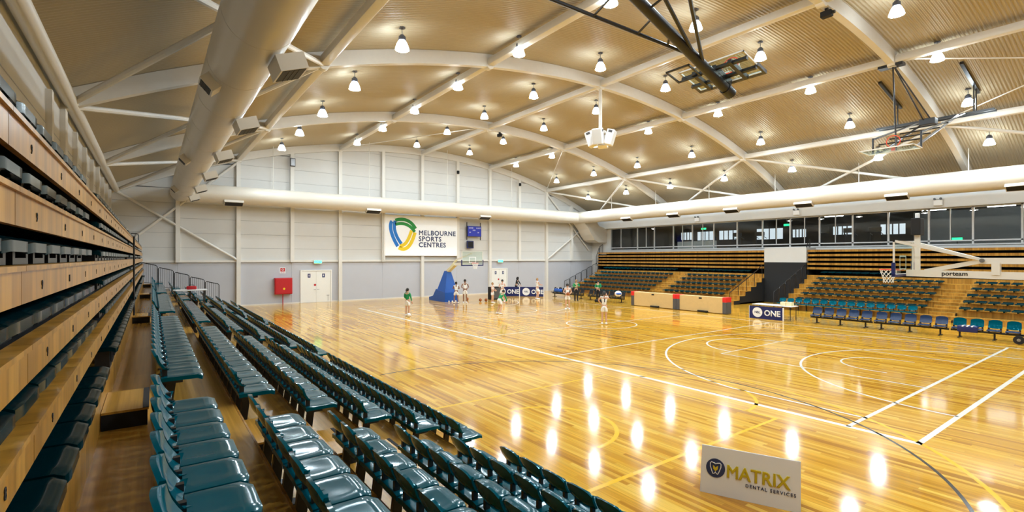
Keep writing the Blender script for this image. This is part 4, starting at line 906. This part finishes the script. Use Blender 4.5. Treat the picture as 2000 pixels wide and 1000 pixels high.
    link('jacket' if sleeves else 'singlet', skin_mesh('top', T, TB, TR, top), t)
    P = {'pelvis': J['pelvis'], 'wb': mid('pelvis','waist',.5)}; PB = [('pelvis','wb')]; PR = {'pelvis': (.15*k,.125*k), 'wb': (.13*k,.11*k)}
    for s_ in 'lr':
        P['hi'+s_] = J['hi'+s_]; P['kk'+s_] = J['kn'+s_] if long_legs else mid('hi'+s_,'kn'+s_,.72); PB += [('pelvis','hi'+s_),('hi'+s_,'kk'+s_)]; PR['hi'+s_] = .108*k; PR['kk'+s_] = (.072 if long_legs else .10)*k
        if long_legs: P['an'+s_] = J['an'+s_]; PB.append(('kk'+s_,'an'+s_)); PR['an'+s_] = .058*k
    link('trousers' if long_legs else 'shorts', skin_mesh('bottom', P, PB, PR, bottom), t)
    hm = MB().ball(hd+upd*.035*k-fw*.022*k, .102*k, 14, (.92,.98,1.05))
    if pony: hm.tube([hd+upd*.06*k-fw*.09*k, hd-fw*.15*k, hd-fw*.14*k-upd*.16*k], [.03*k,.04*k,.012*k], 8)
    if hood: hm.ball(hd-fw*.03*k-upd*.03*k, .12*k, 14, (1,1,1.2))
    hm.build('hair' if not hood else 'hood', hair, t, smooth=70)
    for s_ in 'lr':
        a, o_ = Vector(J['an'+s_]), Vector(J['to'+s_]); d = o_-a; d.z = 0; d.normalize()
        MB().tube([a-d*.05*k+Vector((0,0,.0)), a+d*.05*k-Vector((0,0,.03*k)), o_+d*.05*k], [.052*k,.055*k,.038*k], 10).build('shoe', 'shoe_white' if not hood and not long_legs else 'cloth_black', t, smooth=60)
    return t
bx_ = 'cloth_white'
ready = dict(ell=(-.25,.08,1.16), wrl=(-.16,.3,1.15), elr=(.25,.08,1.16), wrr=(.16,.3,1.15), knl=(-.13,.10,.49), anl=(-.16,.0,.09), tol=(-.18,.14,.04), knr=(.13,.06,.49), anr=(.17,-.06,.09), tor=(.2,.08,.04))
hold = dict(ell=(-.26,.04,1.14), wrl=(-.12,.26,1.05), elr=(.26,.04,1.14), wrr=(.12,.26,1.05))
person('player in green top and white shorts standing alone at left', (12.15,27.1,0), 60, 1.68, 'cloth_green', bx_, dict(wrl=(-.2,.22,1.0)), skin='skin', sleeves=True, pony=True)
person('dark-haired player in white, left one of the pair under far hoop', (18.55,32.6,0), 30, 1.66, bx_, bx_, ready, skin='skin_dark')
person('player in white, right one of the pair under far hoop', (19.2,32.4,0), 200, 1.84, bx_, bx_, hold, skin='skin_dark')
person('player in green top and white shorts crouching before sponsor boards', (17.1,24.8,0), 80, 1.62, 'cloth_green', bx_, dict(lean=38, ell=(-.22,.42,1.02), wrl=(-.15,.55,.78), elr=(.22,.42,1.02), wrr=(.15,.55,.78), knl=(-.13,.16,.5), knr=(.13,.12,.5), anl=(-.16,-.05,.09), tol=(-.16,.09,.04), anr=(.18,-.12,.09), tor=(.18,.02,.04)), sleeves=True)
person('dark-haired player in white before the far white doors', (22.1,31.6,0), 230, 1.78, bx_, bx_, ready, skin='skin')
person('smaller player in white beside the far sponsor board left end', (20.9,31.2,0), 150, 1.6, bx_, bx_, hold, skin='skin', hair='hair_fair')
person('person in black hooded top behind the far sponsor boards', (27.0,36.4,0), 150, 1.75, 'cloth_black', 'cloth_black', dict(lean=14, ell=(-.24,.24,1.13), wrl=(-.2,.36,.95), elr=(.24,.24,1.13), wrr=(.2,.36,.95)), hair='cloth_black', long_legs=True, sleeves=True, hood=True)
person('fair-haired player in white in front of the far board', (25.75,31.8,0), 100, 1.8, bx_, bx_, ready, hair='hair_fair')
person('player in white holding a ball before the black benches', (22.25,24.3,0), 215, 1.76, bx_, bx_, hold, skin='skin', hair='hair_dark')
person('person in green top and black trousers by bench, nearer far wall', (27.4,28.9,0), 215, 1.72, 'cloth_green', 'cloth_black', dict(ell=(-.27,.06,1.16), wrl=(-.08,.2,1.2), elr=(.27,.06,1.16), wrr=(.08,.2,1.14)), long_legs=True, sleeves=True, hair='hair_fair')
person('person in green top and black trousers by bench, nearer barriers', (28.35,27.4,0), 250, 1.72, 'cloth_green', 'cloth_black', dict(ell=(-.26,.04,1.15), wrl=(-.1,.22,1.1), elr=(.26,.04,1.15), wrr=(.1,.22,1.1)), long_legs=True, sleeves=True)
pn = person('player in white seen from behind in the centre circle', (18.8,17.75,0), 50, 1.74, bx_, bx_, dict(ell=(-.30,.06,1.22), wrl=(-.16,.16,1.03), elr=(.24,.10,1.30), wrr=(.10,.22,1.50), knl=(-.09,.02,.5), knr=(.09,.02,.5)), skin='skin', pony=True)
text('1', .26, 'cloth_black', pn, frame((.05,-.165,1.17),(1,0,0),(0,0,1)) @ Matrix.Translation((-.09,0,0)), 'shirt_number', bold=.008)
def hball(label, loc):
    t = thing('basketball', label, 'ball', loc); MB().ball((0,0,0),.12,14).build('cover','ball_orange',t,smooth=60)
    MB().tube([(.1205*math.cos(a),0,.1205*math.sin(a)) for a in [i*math.pi/8 for i in range(16)]],.003,4,True).build('seam','black_matt',t)
d_ = math.radians(215); hball('orange basketball held by player before the black benches', (22.25+.33*math.sin(d_), 24.3+.33*math.cos(d_), 1.07))
t = thing('basketball', 'white ball on the floor beside the lone green player', 'ball', (12.05,26.7,.122)); MB().ball((0,0,0),.12,14).build('cover','white_plastic',t,smooth=60); MB().tube([(.1205*math.cos(a),0,.1205*math.sin(a)) for a in [i*math.pi/8 for i in range(16)]],.003,4,True).build('seam','dark_grey',t)
